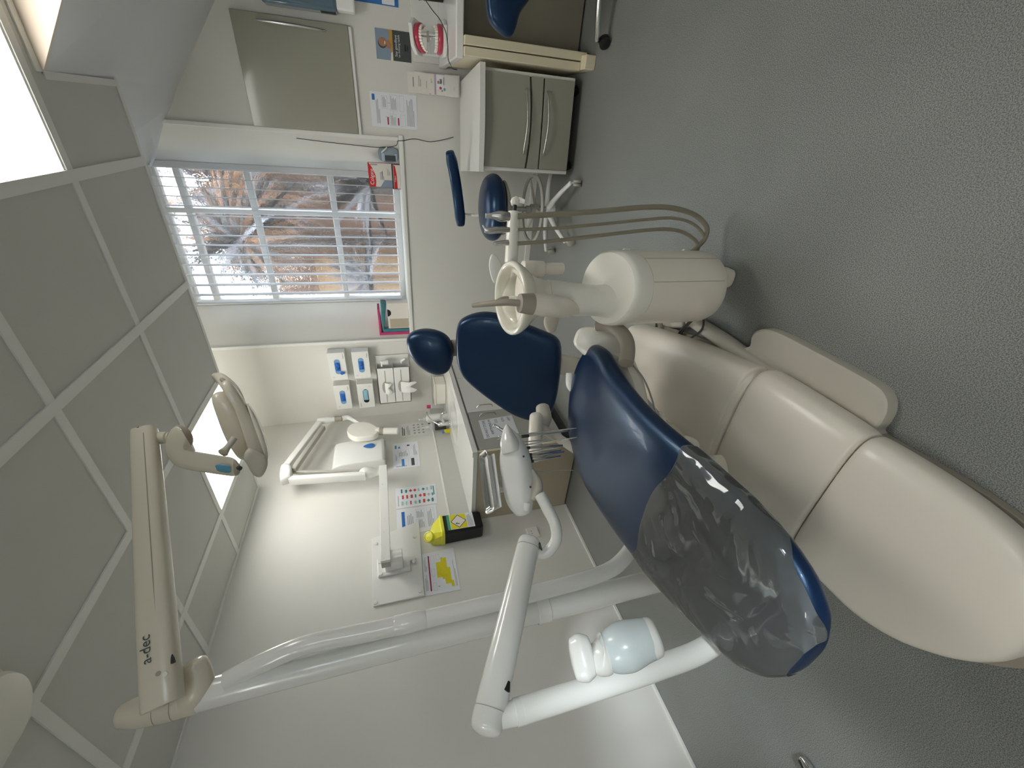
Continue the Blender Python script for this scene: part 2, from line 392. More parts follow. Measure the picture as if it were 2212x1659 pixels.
go = g.build('trim_3', smooth=False); struct(go)
for k, (x0, x1, y0, y1) in enumerate(lit):
    L = thing('ceiling_light', ['square ceiling light panel by the back-left corner, half hidden behind the dental lamp', 'ceiling light panel cut by the top-left corner of the photo',
              'added ceiling light panel for fill, unseen behind the photographer'][[(1, 7), (4, 6), (3, 1)].index((XG.index(x0), ys.index(y0)))], 'light', ((x0+x1)/2, (y0+y1)/2, ZC))
    d = MB(); d.box((x0+.022, y0+.022, ZC+.001), (x1-.022, (y1 if y1 < 2.3 else y1-.0)-.03, ZC+.006), 'led_panel'); d.build('diffuser', L, smooth=False)
    d = MB()
    for q in ((x0, y0, x1, y0+.022), (x0, y1-.03, x1, y1), (x0, y0, x0+.022, y1), (x1-.022, y0, x1, y1)): d.box((q[0], q[1], ZC-.002), (q[2], q[3], ZC+.008), 'grid_white')
    d.build('frame', L, smooth=False)
# real ceiling above the suspended one, and the sloping soffit on the right
b = MB(); b.box((XL-.2, YR-.2, 2.88), (XR+.2, YB+.45, 2.98), 'wall_paint'); struct(b.build('trim_4', smooth=False))
def zs(x): return 2.30-.755*x
b = MB()
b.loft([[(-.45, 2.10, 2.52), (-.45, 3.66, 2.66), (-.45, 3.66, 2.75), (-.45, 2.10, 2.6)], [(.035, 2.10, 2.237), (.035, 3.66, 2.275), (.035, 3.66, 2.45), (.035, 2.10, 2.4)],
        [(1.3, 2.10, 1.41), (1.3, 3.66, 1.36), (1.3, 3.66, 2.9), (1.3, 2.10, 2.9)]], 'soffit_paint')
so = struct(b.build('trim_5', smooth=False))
b = MB(); b.prism([(.042, 2.097, ZC), (1.3, 2.097, ZC), (1.3, 2.097, 1.41), (.035, 2.097, 2.235)], (0, .01, 0), 'soffit_end'); struct(b.build('trim_6', smooth=False))

# ---- window in the back wall
Wn = bpy.data.objects.new('window_1', None); COL.objects.link(Wn); Wn.location = (-.88, 3.65, WZ); struct(Wn)
fr = MB(); Y0, Y1 = 3.625, 3.685
x0, x1 = -1.40, -.372
fr.box((x0, Y0, WZ), (x0+.045, Y1, 2.68), 'trim_white'); fr.box((x1-.045, Y0, WZ), (x1, Y1, 2.68), 'trim_white')
fr.box((x0+.01, Y0+.004, WZ), (x1-.01, Y1-.004, WZ+.05), 'trim_white'); fr.box((x0+.01, Y0+.004, 2.62), (x1-.01, Y1-.004, 2.68), 'trim_white')
fr.box((-.705, Y0+.001, WZ+.01), (-.671, Y1-.001, 2.67), 'trim_white')
for z in (1.53, 2.078, 2.50): fr.box((x0+.01, Y0+.003, z-.020), (x1-.01, Y1-.003, z+.020), 'trim_white')
fr.build('window_frame', Wn, bev=.006)
gl = MB(); gl.box((x0+.02, 3.65, WZ+.02), (x1-.02, 3.654, 2.66), 'glass'); gl.build('glass_pane', Wn, smooth=False)
si = MB(); si.prism([(WX0-.02, YB-.012, WZ-.035), (WX1+.02, YB-.012, WZ-.035), (WX1+.005, YB, WZ-.035), (-.372, 3.63, WZ-.035), (-1.40, 3.63, WZ-.035), (WX0-.005, YB, WZ-.035)], (0, 0, .035), 'trim_white')
si.build('window_sill', Wn, bev=.008)

# ---- vertical blind hanging in the recess
B = thing('vertical_blind', 'white vertical window blind with its slats turned edge-on', 'blind', (-.87, 3.52, 2.6))
h = MB(); h.box((-1.36, 3.50, 2.60), (-.36, 3.54, 2.635), 'trim_white'); h.build('headrail', B, bev=.003)
bx = [-.405, -.462, -.52, -.578, -.637, -.70, -.765, -.832, -.90, -.97, -1.043, -1.118, -1.195, -1.272, -1.335]
for k, x in enumerate(bx):
    s = MB(); lean = -.135 + (.0 if k < 8 else -.0)
    tw = .012*math.sin(k*1.7)
    r1 = []; nseg = 6
    for q in range(nseg+1):
        u = (q/nseg-.5)*.089; bow = .004*(1-(2*q/nseg-1)**2)
        r1.append((x+lean*u+bow+tw*u, 3.52+u, 0))
    for zlo, zhi in ((1.075, 2.60),):
        s.loft([[(p[0], p[1], zlo+.0) for p in r1]+[(p[0]-.0012, p[1], zlo) for p in r1[::-1]], [(p[0], p[1], zhi) for p in r1]+[(p[0]-.0012, p[1], zhi) for p in r1[::-1]]], 'blind')
    s.build('slat', B)
ch = MB(); pts = []
for k in range(len(bx)-1):
    a, c = bx[k], bx[k+1]
    pts += [Vector((a, 3.48, 1.085)), Vector(((a+c)/2, 3.47, 1.06+.006*math.sin(k*2.1)))]
pts.append(Vector((bx[-1], 3.48, 1.085)))
ch.sweep(pts, .0014, 'trim_white', n=6, smooth=4); ch.build('bottom_chain', B)
cd2 = MB(); cd2.sweep([(-.98, 3.465, 2.58), (-.985, 3.46, 2.0), (-.99, 3.46, 1.5), (-1.03, 3.455, 1.08)], .0016, 'trim_white', n=6); cd2.build('pull_cord', B)

# ---- outside: slab, rendered walls, sword-leaved plants
b = MB(); b.box((-5, 3.83, -.5), (3, 9, -.45), 'wet_slab'); struct(b.build('ground_outside', smooth=False))
b = MB(); b.box((-4.2, 5.7, -.5), (-1.62, 5.9, 2.05), 'render_ochre'); tag(b.build('garden_wall', bev=.02), 'ochre rendered garden wall seen through the lower left window panes', 'wall')
b = MB(); b.box((-2.6, 5.95, -.5), (1.6, 6.15, 2.75), 'render_brown'); tag(b.build('garden_wall', bev=.02), 'brown rendered wall seen through the middle and right window panes', 'wall')
def plant(name, label, c, n, L0, ms, seed, spread=1.0, el0=-.1):
    rnd = random.Random(seed); o = thing(name, label, 'plant', c); fo = MB()
    for k in range(n):
        a = rnd.uniform(0, 2*math.pi); el = rnd.uniform(el0, 1.3); L = L0*rnd.uniform(.6, 1.1); wd = rnd.uniform(.022, .042)*L0
        d = Vector((math.cos(a)*math.cos(el)*spread, math.sin(a)*math.cos(el)*.45, math.sin(el))).normalized(); sd_ = (d.cross(Vector((0, 1, 0)))+Vector((0, 0, .001))).normalized(); top = sd_.cross(d)
        P = [Vector(c)+d*L*t - Z*L*.22*t*t*math.cos(el) for t in (0, .25, .5, .75, 1)]; W = [wd*.6, wd, wd*.9, wd*.55, .001]
        fo.loft([[p+sd_*w_, p-top*.004, p-sd_*w_, p+top*.004] for p, w_ in zip(P, W)], rnd.choice(ms))
    fo.build('leaves', o)
    st = MB(); st.sweep([(c[0], c[1], -.45), (c[0]+.03, c[1], (c[2]-.45)/2), c], [.07*L0, .06*L0, .07*L0], 'leaf_dark', n=10); st.build('stem', o)
plant('sword_leaf_plant', 'dark spiky plant close outside the upper left window panes', tuple(PY(520, 520, 4.75)), 190, .75, ['leaf_dark', 'leaf_dark', 'leaf_dark', 'leaf_pale', 'leaf_orange'], 3, el0=-.7)
plant('sword_leaf_plant', 'pale sword-leaved plant outside the lower right window panes', tuple(PY(800, 400, 4.35)), 46, .62, ['leaf_pale', 'leaf_pale', 'leaf_dark'], 5)
plant('sword_leaf_plant', 'silvery sword-leaved plant outside the lower left window panes', tuple(PY(800, 600, 4.92)), 46, .60, ['leaf_pale', 'leaf_pale', 'leaf_dark'], 8)
plant('sword_leaf_plant', 'tall brownish spiky plant outside the upper right window panes', tuple(PY(500, 400, 5.5)), 150, .9, ['leaf_dark', 'leaf_dark', 'leaf_pale', 'leaf_orange'], 12, el0=-.9)
# ================================================================== dental chair
C = thing('dental_chair', 'navy dental chair with cream base and clear plastic sheet over its foot end', 'dental chair', (-.8, .7, 0))
def sec(y, xc, w, zt, th, e=2.6, n=36, crown=.0, dish=0, a0=0, a1=2*math.pi, off=0, tilt=0):
    r = []
    for k in range(n):
        a = a0+(a1-a0)*k/(n if a1-a0 > 6.2 else n-1); c = math.cos(a); s = math.sin(a)
        cx = math.copysign(abs(c)**(2/e), c); sz = math.copysign(abs(s)**(2/e), s)
        x = xc+(w+off)*cx; z = zt-th/2+(th/2+off)*sz
        if s > 0: z += dish*(abs(cx)**2-.45)*s
        r.append(Vector((x, y+tilt*(z-zt), z)))
    return r
#        y     xc    w     ztop   thick dish
ST = [(y_, c_, w_, zm+.05*k_, .1*k_, d_) for y_, c_, w_, zm, k_, d_ in ((1.315, -.895, .05, .452, .5, 0), (1.30, -.898, .13, .453, .8, 0), (1.25, -.905, .235, .455, 1, .01), (1.15, -.92, .272, .457, 1.05, .03), (1.05, -.933, .272, .468, 1, .036), (.95, -.935, .263, .474, 1, .03), (.85, -.932, .255, .476, 1, .022),
      (.75, -.925, .252, .474, 1, .014), (.65, -.912, .25, .468, 1, .008), (.55, -.90, .244, .461, 1, .004), (.45, -.883, .23, .455, 1, 0), (.35, -.87, .208, .45, 1, 0), (.28, -.86, .175, .45, .95, 0), (.23, -.848, .125, .45, .85, 0), (.20, -.845, .05, .45, .5, 0))]
def lerp_st(y):
    for a, c in zip(ST[:-1], ST[1:]):
        if a[0] >= y >= c[0]:
            t = (a[0]-y)/(a[0]-c[0]); return [y]+[a[i]*(1-t)+c[i]*t for i in range(1, 6)]
b = MB()
YS = [1.315, 1.30, 1.275, 1.25, 1.2, 1.15, 1.1, 1.05, 1.0, .95, .85, .75, .65, .55, .5, .45, .4, .35, .31, .28, .255, .23, .215, .20]
b.loft([sec(q[0], q[1], q[2], q[3], q[4], dish=q[5]) for q in [lerp_st(y) for y in YS]], 'navy')
seat = b.build('seat_cushion', C, sub=1)
# clear plastic sleeve over the foot half
b = MB(); rg = []
rnd = random.Random(4)
ys = [.655, .64, .6, .55, .5, .45, .4, .35, .31, .28, .25, .23, .215, .205]
for i, y in enumerate(ys):
    q = lerp_st(y); lo = -.12 if y > .33 else (.38 if y > .22 else -.1)
    r = sec(q[0], q[1], q[2], q[3], q[4], dish=q[5], n=29, a0=(lo if y < .33 else -.1), a1=math.pi+.25, off=.0045)
    for k, p in enumerate(r):
        th = k/28
        wv = .0035*math.sin(9*th*math.pi+y*21)*math.sin(y*34+th*4)
        if i == 0: p.y += .015*math.sin(th*17)+.05*(th-.5)
        if i == 0 and k < 4: p.z += .002
        p.z += max(-.001, wv)
    rg.append(r)
b.loft(rg, 'film', cap=False, closed=False)
b.build('plastic_sheet', seat, solid=.0006, sub=2)
# backrest on its inclined plane
BP = Vector((-.94, 1.60, .6)); BN = Vector((.05, -1, .36)).normalized()
def onb(pts, off=0): return [PP(x, y, BP+BN*off, BN) for x, y in pts]
out = [(1000, 686), (1040, 674), (1085, 680), (1130, 698), (1175, 716), (1203, 729), (1213, 748), (1212, 790), (1206, 840), (1196, 880), (1180, 901), (1150, 906), (1110, 893), (1070, 868), (1030, 838), (1002, 812), (989, 785), (985, 745), (987, 705)]
b = MB(); b.pillow(smooth_closed(onb(out), 3), BN, .085, 'navy', rings=((1, 0), (.99, .45), (.965, .74), (.92, .9), (.8, .97), (.55, .95), (.3, .93), (.1, .92)))
back = b.build('backrest', C, sub=1)
b = MB(); so_ = smooth_closed(onb(out), 3); cc = sum(so_, Vector())/len(so_)
b.loft([[cc+(p-cc)*.93-BN*.03 for p in so_], [cc+(p-cc)*.9-BN*.055 for p in so_], [cc+(p-cc)*.5-BN*.075 for p in so_]], 'cream'); b.build('backrest_shell', C)
# headrest
HP = Vector((-.96, 1.80, 1.02)); HN = Vector((.08, -1, .28)).normalized()
out = [(882, 722), (905, 712), (932, 712), (958, 721), (974, 737), (980, 760), (977, 785), (967, 802), (948, 808), (925, 801), (903, 785), (886, 762), (879, 740)]
ph = smooth_closed([PP(x, y, HP, HN) for x, y in out], 3)
b = MB(); b.pillow(ph, HN, .085, 'navy', rings=((1, 0), (.985, .4), (.94, .7), (.86, .92), (.7, 1.12), (.4, 1.28), (.12, 1.32))); b.build('headrest', C, sub=1)
b = MB(); q1 = PP(974, 752, HP-HN*.05, HN); q2 = PP(1000, 750, BP-BN*.05, BN); b.sweep([q1+Vector((0, 0, .05)), q1, q2, q2-Vector((0, 0, .12))], [(.045, .008)]*4, 'taupe', up=HN, n=12, e=5); b.build('headrest_bar', C)
# bracket between seat and backrest
b = MB(); b.sweep([(-.97, 1.60, .50), (-.96, 1.58, .40), (-.95, 1.48, .31), (-.93, 1.32, .27)], [(.055, .014)]*4, 'cream', up=(0, -1, .2), n=16, e=4); b.build('back_bracket', C)
b = MB(); b.sweep([(-.97, 1.60, .46), (-.97, 1.585, .37), (-.96, 1.50, .28)], [(.028, .01)]*3, 'grey_plastic', up=(0, -1, .2), n=12, e=4); b.build('bracket_hinge', C)
# armrest on the far side (left) and its stalk, armrest root on the near side
b = MB()
P = [PD(1158, 900, 1.77), PD(1157, 925, 1.76), PD(1156, 960, 1.75), PD(1157, 990, 1.74)]
b.sweep(P, [(.028, .030), (.029, .032), (.029, .03), (.022, .022)], 'cream', up=ray(1155, 950), n=20, dome=.7); arm = b.build('armrest', C)
b = MB(); b.sweep([PD(1160, 920, 1.80), PD(1205, 946, 1.78), PD(1245, 972, 1.75), PD(1290, 1002, 1.70)], [(.02, .017)]*4, 'beige_matte', up=ray(1200, 950), n=12, e=3); b.build('armrest_stalk', arm)
b = MB(); b.sweep([PD(1172, 880, 1.83), PD(1175, 905, 1.82), PD(1172, 925, 1.81)], [(.03, .026), (.034, .028), (.02, .02)], 'beige_matte', up=ray(1155, 950), n=16, dome=.6); b.build('armrest_root', arm)
# near-side armrest (folded down) with its thick tube
A2 = MB(); A2.pillow(smooth_closed([PD(x, y, 1.58) for x, y in ((1240, 745), (1242, 725), (1252, 710), (1275, 706), (1305, 712), (1335, 728), (1350, 750), (1346, 785), (1320, 800), (1290, 790), (1262, 768))], 3), ray(1290, 750), .075, 'cream_light')
a2 = A2.build('armrest', C)
b = MB(); b.sweep([PD(1290, 702, 1.50), PD(1318, 704, 1.47), PD(1345, 722, 1.43), PD(1356, 750, 1.40), PD(1352, 785, 1.37)], [.022, .023, .025, .025, .025], 'taupe', n=20); b.build('armrest_tube', a2)
b = MB(); b.prism([PD(1284, 702, 1.53), PD(1306, 703, 1.53), PD(1332, 716, 1.53), PD(1330, 726, 1.53), PD(1305, 715, 1.53), PD(1284, 713, 1.53)], ray(1300, 710)*.03, 'white_plastic'); b.build('armrest_tag', a2, bev=.003)
b = MB(); b.sweep([PD(1232, 806, 1.72), PD(1232, 832, 1.72), PD(1240, 850, 1.72)], [(.018, .02), (.018, .02), (.006, .01)], 'white_plastic', up=ray(1240, 820), n=12); b.build('release_lever', C)
# seat carriage beneath the cushion
b = MB()
def rb(y, x0, x1, z0, z1, e=5, n=28):
    xc, w_, zc, h_ = (x0+x1)/2, (x1-x0)/2, (z0+z1)/2, (z1-z0)/2; r = []
    for k in range(n):
        a = 2*math.pi*k/n; c = math.cos(a); s = math.sin(a)
        r.append(Vector((xc+w_*math.copysign(abs(c)**(2/e), c), y, zc+h_*math.copysign(abs(s)**(2/e), s))))
    return r
b.loft([rb(1.27, -1.0, -.76, .36, .41), rb(1.24, -1.06, -.70, .345, .412), rb(1.12, -1.10, -.675, .34, .412), rb(1.03, -1.10, -.715, .345, .412), rb(.94, -1.08, -.775, .36, .42), rb(.86, -1.04, -.84, .375, .425), rb(.6, -1.0, -.86, .39, .425)], 'cream')
b.build('seat_carriage', C)
b = MB(); b.sweep([(-.672, 1.13, .385), (-.705, 1.04, .36), (-.752, .97, .352), (-.79, .91, .358), (-.83, .8, .37)], [(.003, .003)]*5, 'grey_plastic', n=8); b.build('carriage_seam', C)
b = MB(); b.lathe([(.001, 0), (.036, 0), (.042, .004), (.044, .016), (.044, .022), (.041, .024), (.041, .030), (.044, .032), (.044, .05), (.001, .05)], PD(1525, 1015, 1.30), 'cream', axis=(.55, -.6, -.45), n=32); b.build('pivot_knob', C)
b = MB(); b.sweep([PD(1425, 890, 1.46), PD(1432, 905, 1.45), PD(1440, 925, 1.43), PD(1470, 955, 1.40)], [(.005, .008), (.008, .012), (.012, .02), (.014, .02)], 'cream', up=ray(1430, 910), n=12, dome=.5); b.build('lift_linkage', C)
b = MB(); b.sweep([PD(1478, 950, 1.38), PD(1500, 958, 1.37), PD(1508, 972, 1.37)], [(.016, .018), (.014, .014), (.005, .005)], 'cream', up=ray(1430, 910), n=12, dome=.5); b.build('lift_linkage', C)
# lifting column, mostly hidden below the cushion
b = MB(); b.loft([rb(1.05, -1.08, -.94, .12, .36), rb(.9, -1.08, -.94, .12, .38), rb(.75, -1.08, -.94, .12, .39)], 'cream'); b.build('lift_column', C)
# floor base: three cream covers in line on a taupe shroud
def cover(name, secs):
    b = MB(); R = []; n = len(secs)
    for i in range(n-1):
        q0, q1, q2, q3 = secs[max(i-1, 0)], secs[i], secs[i+1], secs[min(i+2, n-1)]
        for j in range(4):
            t = j/4; R.append(tuple(.5*(2*q1[k]+(q2[k]-q0[k])*t+(2*q0[k]-5*q1[k]+4*q2[k]-q3[k])*t*t+(3*q1[k]-q0[k]-3*q2[k]+q3[k])*t**3) for k in range(4)))
    R.append(secs[-1])
    b.loft([rb(y, x0, x1, .012, zt, e=3.4, n=40) for (y, x0, x1, zt) in R], 'cream'); return b.build(name, C, ang=50)
cover('base_cover', [(1.56, -.86, -.765, .10), (1.54, -.90, -.745, .125), (1.46, -.95, -.715, .145), (1.3, -.975, -.672, .155), (1.1, -.985, -.625, .158), (.95, -.985, -.60, .156), (.87, -.985, -.585, .152), (.855, -.985, -.587, .150), (.85, -.985, -.60, .146), (.836, -.985, -.61, .144), (.832, -.985, -.62, .138)])
cover('base_cover', [(.83, -.985, -.585, .128), (.82, -.995, -.572, .146), (.79, -.997, -.566, .150), (.7, -.997, -.563, .149), (.55, -.995, -.563, .144), (.508, -.993, -.566, .140), (.5, -.99, -.572, .130)])
def xr(y): return (-.565, -.575, -.59, -.62, -.66, -.71, -.78)[0]
cover('base_cover', [(.498, -.99, -.580, .118), (.490, -1.0, -.570, .130), (.46, -1.004, -.565, .134), (.38, -1.004, -.562, .134), (.3, -.998, -.564, .134), (.22, -.965, -.578, .132), (.16, -.915, -.605, .127), (.12, -.865, -.645, .12), (.098, -.82, -.69, .108), (.09, -.79, -.72, .09)])
b = MB()
def pr(pts, z0, z1, m, bb=None): (bb or b).prism([(x, y, z0) for x, y in pts], (0, 0, z1-z0), m)
sh = smooth_closed([(-1.0, 1.2, 0), (-1.01, .45, 0), (-1.0, .26, 0), (-.93, .14, 0), (-.80, .065, 0), (-.68, .09, 0), (-.60, .18, 0), (-.575, .3, 0), (-.585, .5, 0), (-.60, .9, 0), (-.65, 1.2, 0), (-.74, 1.52, 0), (-.9, 1.56, 0)], 5)
b.prism([(p.x, p.y, 0) for p in sh], (0, 0, .022), 'taupe'); b.build('floor_shroud', C, bev=.006)
# foot-pedal pad along the right side
b = MB(); o1 = smooth_closed([(-.632, 1.02, 0), (-.60, .985, 0), (-.565, .965, 0), (-.53, .972, 0), (-.50, .955, 0), (-.48, .90, 0), (-.476, .78, 0), (-.476, .60, 0), (-.488, .548, 0), (-.52, .525, 0), (-.555, .52, 0), (-.58, .52, 0), (-.598, .495, 0), (-.64, .51, 0), (-.645, .75, 0)], 4)
c0 = sum(o1, Vector())/len(o1)
b.loft([[Vector((p.x, p.y, z)) for p in o1] if s_ == 1 else [Vector((c0.x+(p.x-c0.x)*s_, c0.y+(p.y-c0.y)*(1-(1-s_)*.3), z)) for p in o1] for s_, z in ((1, 0), (1, .022), (.97, .032), (.9, .036), (.6, .036), (.2, .035))], 'beige_matte')
b.build('pedal_pad', C)
b = MB(); b.sweep([(-.605, 1.27, .026), (-.60, 1.18, .03), (-.602, 1.05, .03), (-.612, .95, .03), (-.615, .8, .028)], [(.022, .024), (.024, .028), (.026, .028), (.03, .026), (.03, .02)], 'beige_matte', n=20, e=2.6, dome=.3); b.build('cable_duct', C)
b = MB(); b.lathe([(.001, 0), (.05, 0), (.052, .006), (.046, .034), (.04, .04), (.001, .042)], PZ(1430, 701, .0), 'taupe', n=36)
for k in range(4): b.lathe([(.001, 0), (.007, 0), (.006, .004), (.001, .005)], PZ(1418, 692+k*6, .042)+Vector((0, 0, .0)), 'dark_grey', n=10)
tag(b.build('foot_control'), 'small round brown foot switch on the floor behind the chair base', 'foot switch')
# junction box and its cables under the tower
J = thing('floor_box', 'small grey box on the floor between water tower and chair base', 'box', PZ(1510, 700, 0))
b = MB(); b.sweep([(-.665, 1.40, .028), (-.64, 1.34, .034), (-.62, 1.29, .03)], [(.022, .024), (.028, .028), (.026, .024)], 'grey_plastic', n=20, e=4, dome=.3); b.build('housing', J)
b = MB()
for k in range(2): b.sweep([PZ(1455+k*6, 738, .02), PZ(1472+k*5, 712, .05), PZ(1492+k*4, 692, .09), PZ(1508, 680, .14)], .004, 'dark_grey', n=8)
b.sweep([PZ(1478, 738, .05), PZ(1505, 722, .06), PZ(1518, 708, .07), PZ(1520, 685, .12)], .004, 'dark_grey', n=8)
b.build('cable', J)

# ================================================================== cuspidor tower
CX_, CY_ = -.435, 1.185
T = thing('cuspidor_tower', 'cream spittoon tower with a glossy bowl standing right of the chair', 'spittoon', (CX_, CY_, 0))
V = Vector((.345, -.94, 0))      # towards the camera
def tl(prof, m, name, n=56, parent=None, c=None, tilt=0, **k):
    b = MB(); c = Vector(c or (CX_, CY_, 0)); R = []
    for pr_ in prof:
        r, h = pr_[0], pr_[1]; sh = pr_[2] if len(pr_) > 2 else 0; ey = pr_[3] if len(pr_) > 3 else 1
        R.append([c+Vector((r*math.cos(a), r*ey*math.sin(a), h-sh*(Vector((math.cos(a), math.sin(a), 0)).dot(V))*r)) for a in [2*math.pi*q/n for q in range(n)]])
    b.loft(R, m); return b.build(name, parent or T, **k)
s1 = .30
tl([(.02, .085, 0), (.085, .088, 0), (.112, .10, .0), (.122, .125, 0), (.1225, .2, .05), (.1225, .425, s1)], 'cream', 'tower_body')
tl([(.1232, .4275, s1), (.1237, .43, s1), (.1232, .47, s1), (.121, .481, s1), (.115, .487, s1), (.108, .486, s1), (.10, .484, s1), (.05, .485, s1), (.04, .485, s1)], 'cream_light', 'tower_top')
b = MB()
for a in (-62, -22):
    dx, dy = math.cos(math.radians(a)), math.sin(math.radians(a)); r = .1229
    P0 = Vector((CX_+r*dx, CY_+r*dy, .12)); P1 = Vector((CX_+r*dx, CY_+r*dy, .425-s1*.1225*V.dot(Vector((dx, dy, 0)))))
    b.sweep([P0, P1], .0008, 'grey_plastic', n=6)
b.build('panel_seam', T)
for z_ in (.16, .40):
    b = MB(); P_ = PD(1522-(z_-.16)*640, 527, 1.34) if 0 else Vector((CX_+.095, CY_+.085, z_)); b.box((-.004, -.012, -.013), (.012, .012, .013), 'cream_light', Matrix.Translation(Vector((CX_+.122*.82, CY_+.122*.57, z_))) @ Matrix.Rotation(math.radians(35), 4, 'Z')); b.build('side_clip', T, bev=.003)
b = MB(); b.sweep([(CX_+.03, CY_, .11), (CX_+.032, CY_+.0, .03), (CX_+.032, CY_, .004)], [(.036, .032), (.036, .034), (.032, .030)], 'cream', up=(0, 1, 0), n=24, e=3); b.build('tower_foot', T)
# neck: upright column to the bowl, standing at the near edge of the tower top
NB = Vector((-.478, 1.185, .47)); 
def PV(px, py, off=0): return PP(px, py, NB+V*off, V)
b = MB(); b.sweep([PV(1322, 652), PV(1310, 651), PV(1298, 650), PV(1285, 650), PV(1270, 649)], [(.070, .066), (.060, .058), (.054, .053), (.051, .05), (.050, .049)], 'cream_light', up=V, n=40); b.build('neck_flare', T)
b = MB(); b.sweep([PV(1280, 649), PV(1255, 648), PV(1228, 646), PV(1203, 644), PV(1180, 643)], [(.051, .05), (.053, .05), (.054, .051), (.0555, .052), (.056, .053)], 'cream_light', up=V, n=40, dome=.03); b.build('neck_sleeve', T)
b = MB(); b.sweep([PV(1212, 645, -.005), PV(1185, 643, -.005), PV(1160, 642, -.005), PV(1140, 642), PV(1125, 642)], [(.052, .05), (.053, .052), (.060, .056), (.074, .066), (.09, .07)], 'cream', up=V, n=40); b.build('bowl_support', T)
# bowl (tilted rim), glazed
Bc = PV(1108, 645, -.02); nB = (Z+V*.17).normalized(); qX = Z.cross(V).normalized(); qY = nB.cross(qX).normalized()
def bring(r, h, e1=1.0, wob=0, back=0): return [Bc + qY*back*(-1 if qY.dot(V) > 0 else 1) + qX*r*math.cos(a) + qY*r*e1*math.sin(a) + nB*(h+wob*math.cos(3*a+1)) for a in [2*math.pi*k/56 for k in range(56)]]
b = MB()
b.loft([bring(.03, -.105), bring(.052, -.095), bring(.070, -.068), bring(.088, -.042), bring(.106, -.022), bring(.116, -.004), bring(.118, .006), bring(.116, .013), bring(.110, .016), bring(.103, .015), bring(.098, .009), bring(.094, -.002, wob=.003), bring(.089, -.010, wob=.006, back=.006), bring(.083, -.012, wob=.009, e1=.8, back=.018), bring(.077, -.017, e1=.75, back=.022), bring(.070, -.042, e1=.7, back=.020), bring(.055, -.065, e1=.7, back=.018), bring(.03, -.076, back=.014), bring(.012, -.078, back=.014)], 'ivory')
b.build('bowl', T, sub=1)
b = MB(); b.lathe([(.001, 0), (.012, 0), (.012, .003), (.001, .004)], Bc-V*.014-nB*.077, 'dark_grey', n=16, axis=nB); b.build('drain', T)
# cup filler post with curved spout, on the near side of the neck
b = MB(); b.sweep([PV(1243, 668, .02), PV(1218, 664, .07), PV(1182, 660, .115), PV(1147, 657, .13)], [(.018, .018), (.032, .026), (.033, .028), (.031, .027)], 'cream', up=V, n=28, dome=.1); f_ = b.build('filler_post', T)
b = MB(); b.sweep([PV(1150, 657, .13), PV(1122, 655, .135)], [(.0315, .0275), (.027, .024)], 'taupe', up=V, n=28, dome=.04); b.build('filler_cap', T)
b = MB(); b.sweep([PV(1124, 655, .135), PV(1095, 653, .125), PV(1065, 655, .10), PV(1040, 658, .07), PV(1022, 660, .05)], [.0100, .0100, .0090, .0075, .006], 'taupe', n=18, dome=.8); b.build('spout', T)
b = MB(); b.sweep([PV(1120, 648, .045), PV(1108, 644, .04), PV(1100, 642, .035)], [.009, .008, .005], 'ivory', n=14, dome=.6); b.sweep([PV(1098, 643, .045), PV(1085, 645, .045), PV(1070, 651, .04)], [.004, .006, .004], 'taupe', n=10, dome=.6); b.build('rinse_nozzle', T)
# round pad behind the bowl and lower arm pieces
b = MB(); b.pillow(smooth_closed([PV(x, y, -.13) for x, y in ((1060, 552), (1068, 549), (1078, 560), (1086, 580), (1080, 600), (1068, 612), (1060, 596), (1056, 572))], 3), ray(1070, 580), .02, 'white_plastic'); b.build('touch_pad', T)
b = MB(); b.sweep([PV(1215, 580, -.11), PV(1190, 580, -.11), PV(1160, 580, -.11)], [.020, .020, .020], 'cream', n=20); b.sweep([PV(1172, 581, -.11), PV(1150, 581, -.11), PV(1130, 580, -.11)], [(.028, .026), (.032, .028), (.026, .026)], 'cream', n=24, e=3, dome=.2); b.build('swivel_joint', T)
b = MB(); b.sweep([PV(1196, 676, -.11), PV(1190, 696, -.11), PV(1191, 712, -.11)], [(.022, .02), (.026, .022), (.018, .016)], 'beige_matte', up=ray(1190, 700), n=20, dome=.6); b.build('underbowl_lobe', T)
# assistant's instrument arm with three holders and hoses
b = MB(); b.sweep([PV(1104, 568, -.055), PV(1105, 552, -.055), PV(1108, 500, -.05), PV(1111, 458, -.05)], [(.021, .021), (.021, .021), (.0205, .0205), (.0195, .0195)], 'cream_light', n=28, dome=.12); ar = b.build('holder_arm', T)
def handp(name, pts, rad, m, tip=None):
    b = MB(); b.sweep(pts, rad, m, n=18, dome=.2)
    if tip: b.sweep(tip[0], tip[1], tip[2], n=14)
    return b.build(name, ar)
handp('suction_handle', [PV(1100, 468, -.02), PV(1082, 467, -.02), PV(1068, 466, -.02), PV(1061, 466, -.02)], [.013, .016, .011, .008], 'steel', ([PV(1061, 466, -.02), PV(1049, 466, -.02)], [.008, .0075], 'chrome'))
handp('syringe_handle', [PV(1100, 496, -.02), PV(1075, 497, -.02), PV(1056, 498, -.02), (PV(1048, 497, -.02))], [.008, .010, .010, .008], 'steel', ([PV(1050, 496, -.02), PV(1043, 486, -.02)], [.004, .0025], 'chrome'))
handp('ejector_handle', [PV(1098, 524, -.02), PV(1085, 525, -.02), PV(1070, 526, -.02)], [.009, .008, .006], 'steel', ([PV(1071, 526, -.02), PV(1066, 526, -.02)], [.006, .005], 'chrome'))
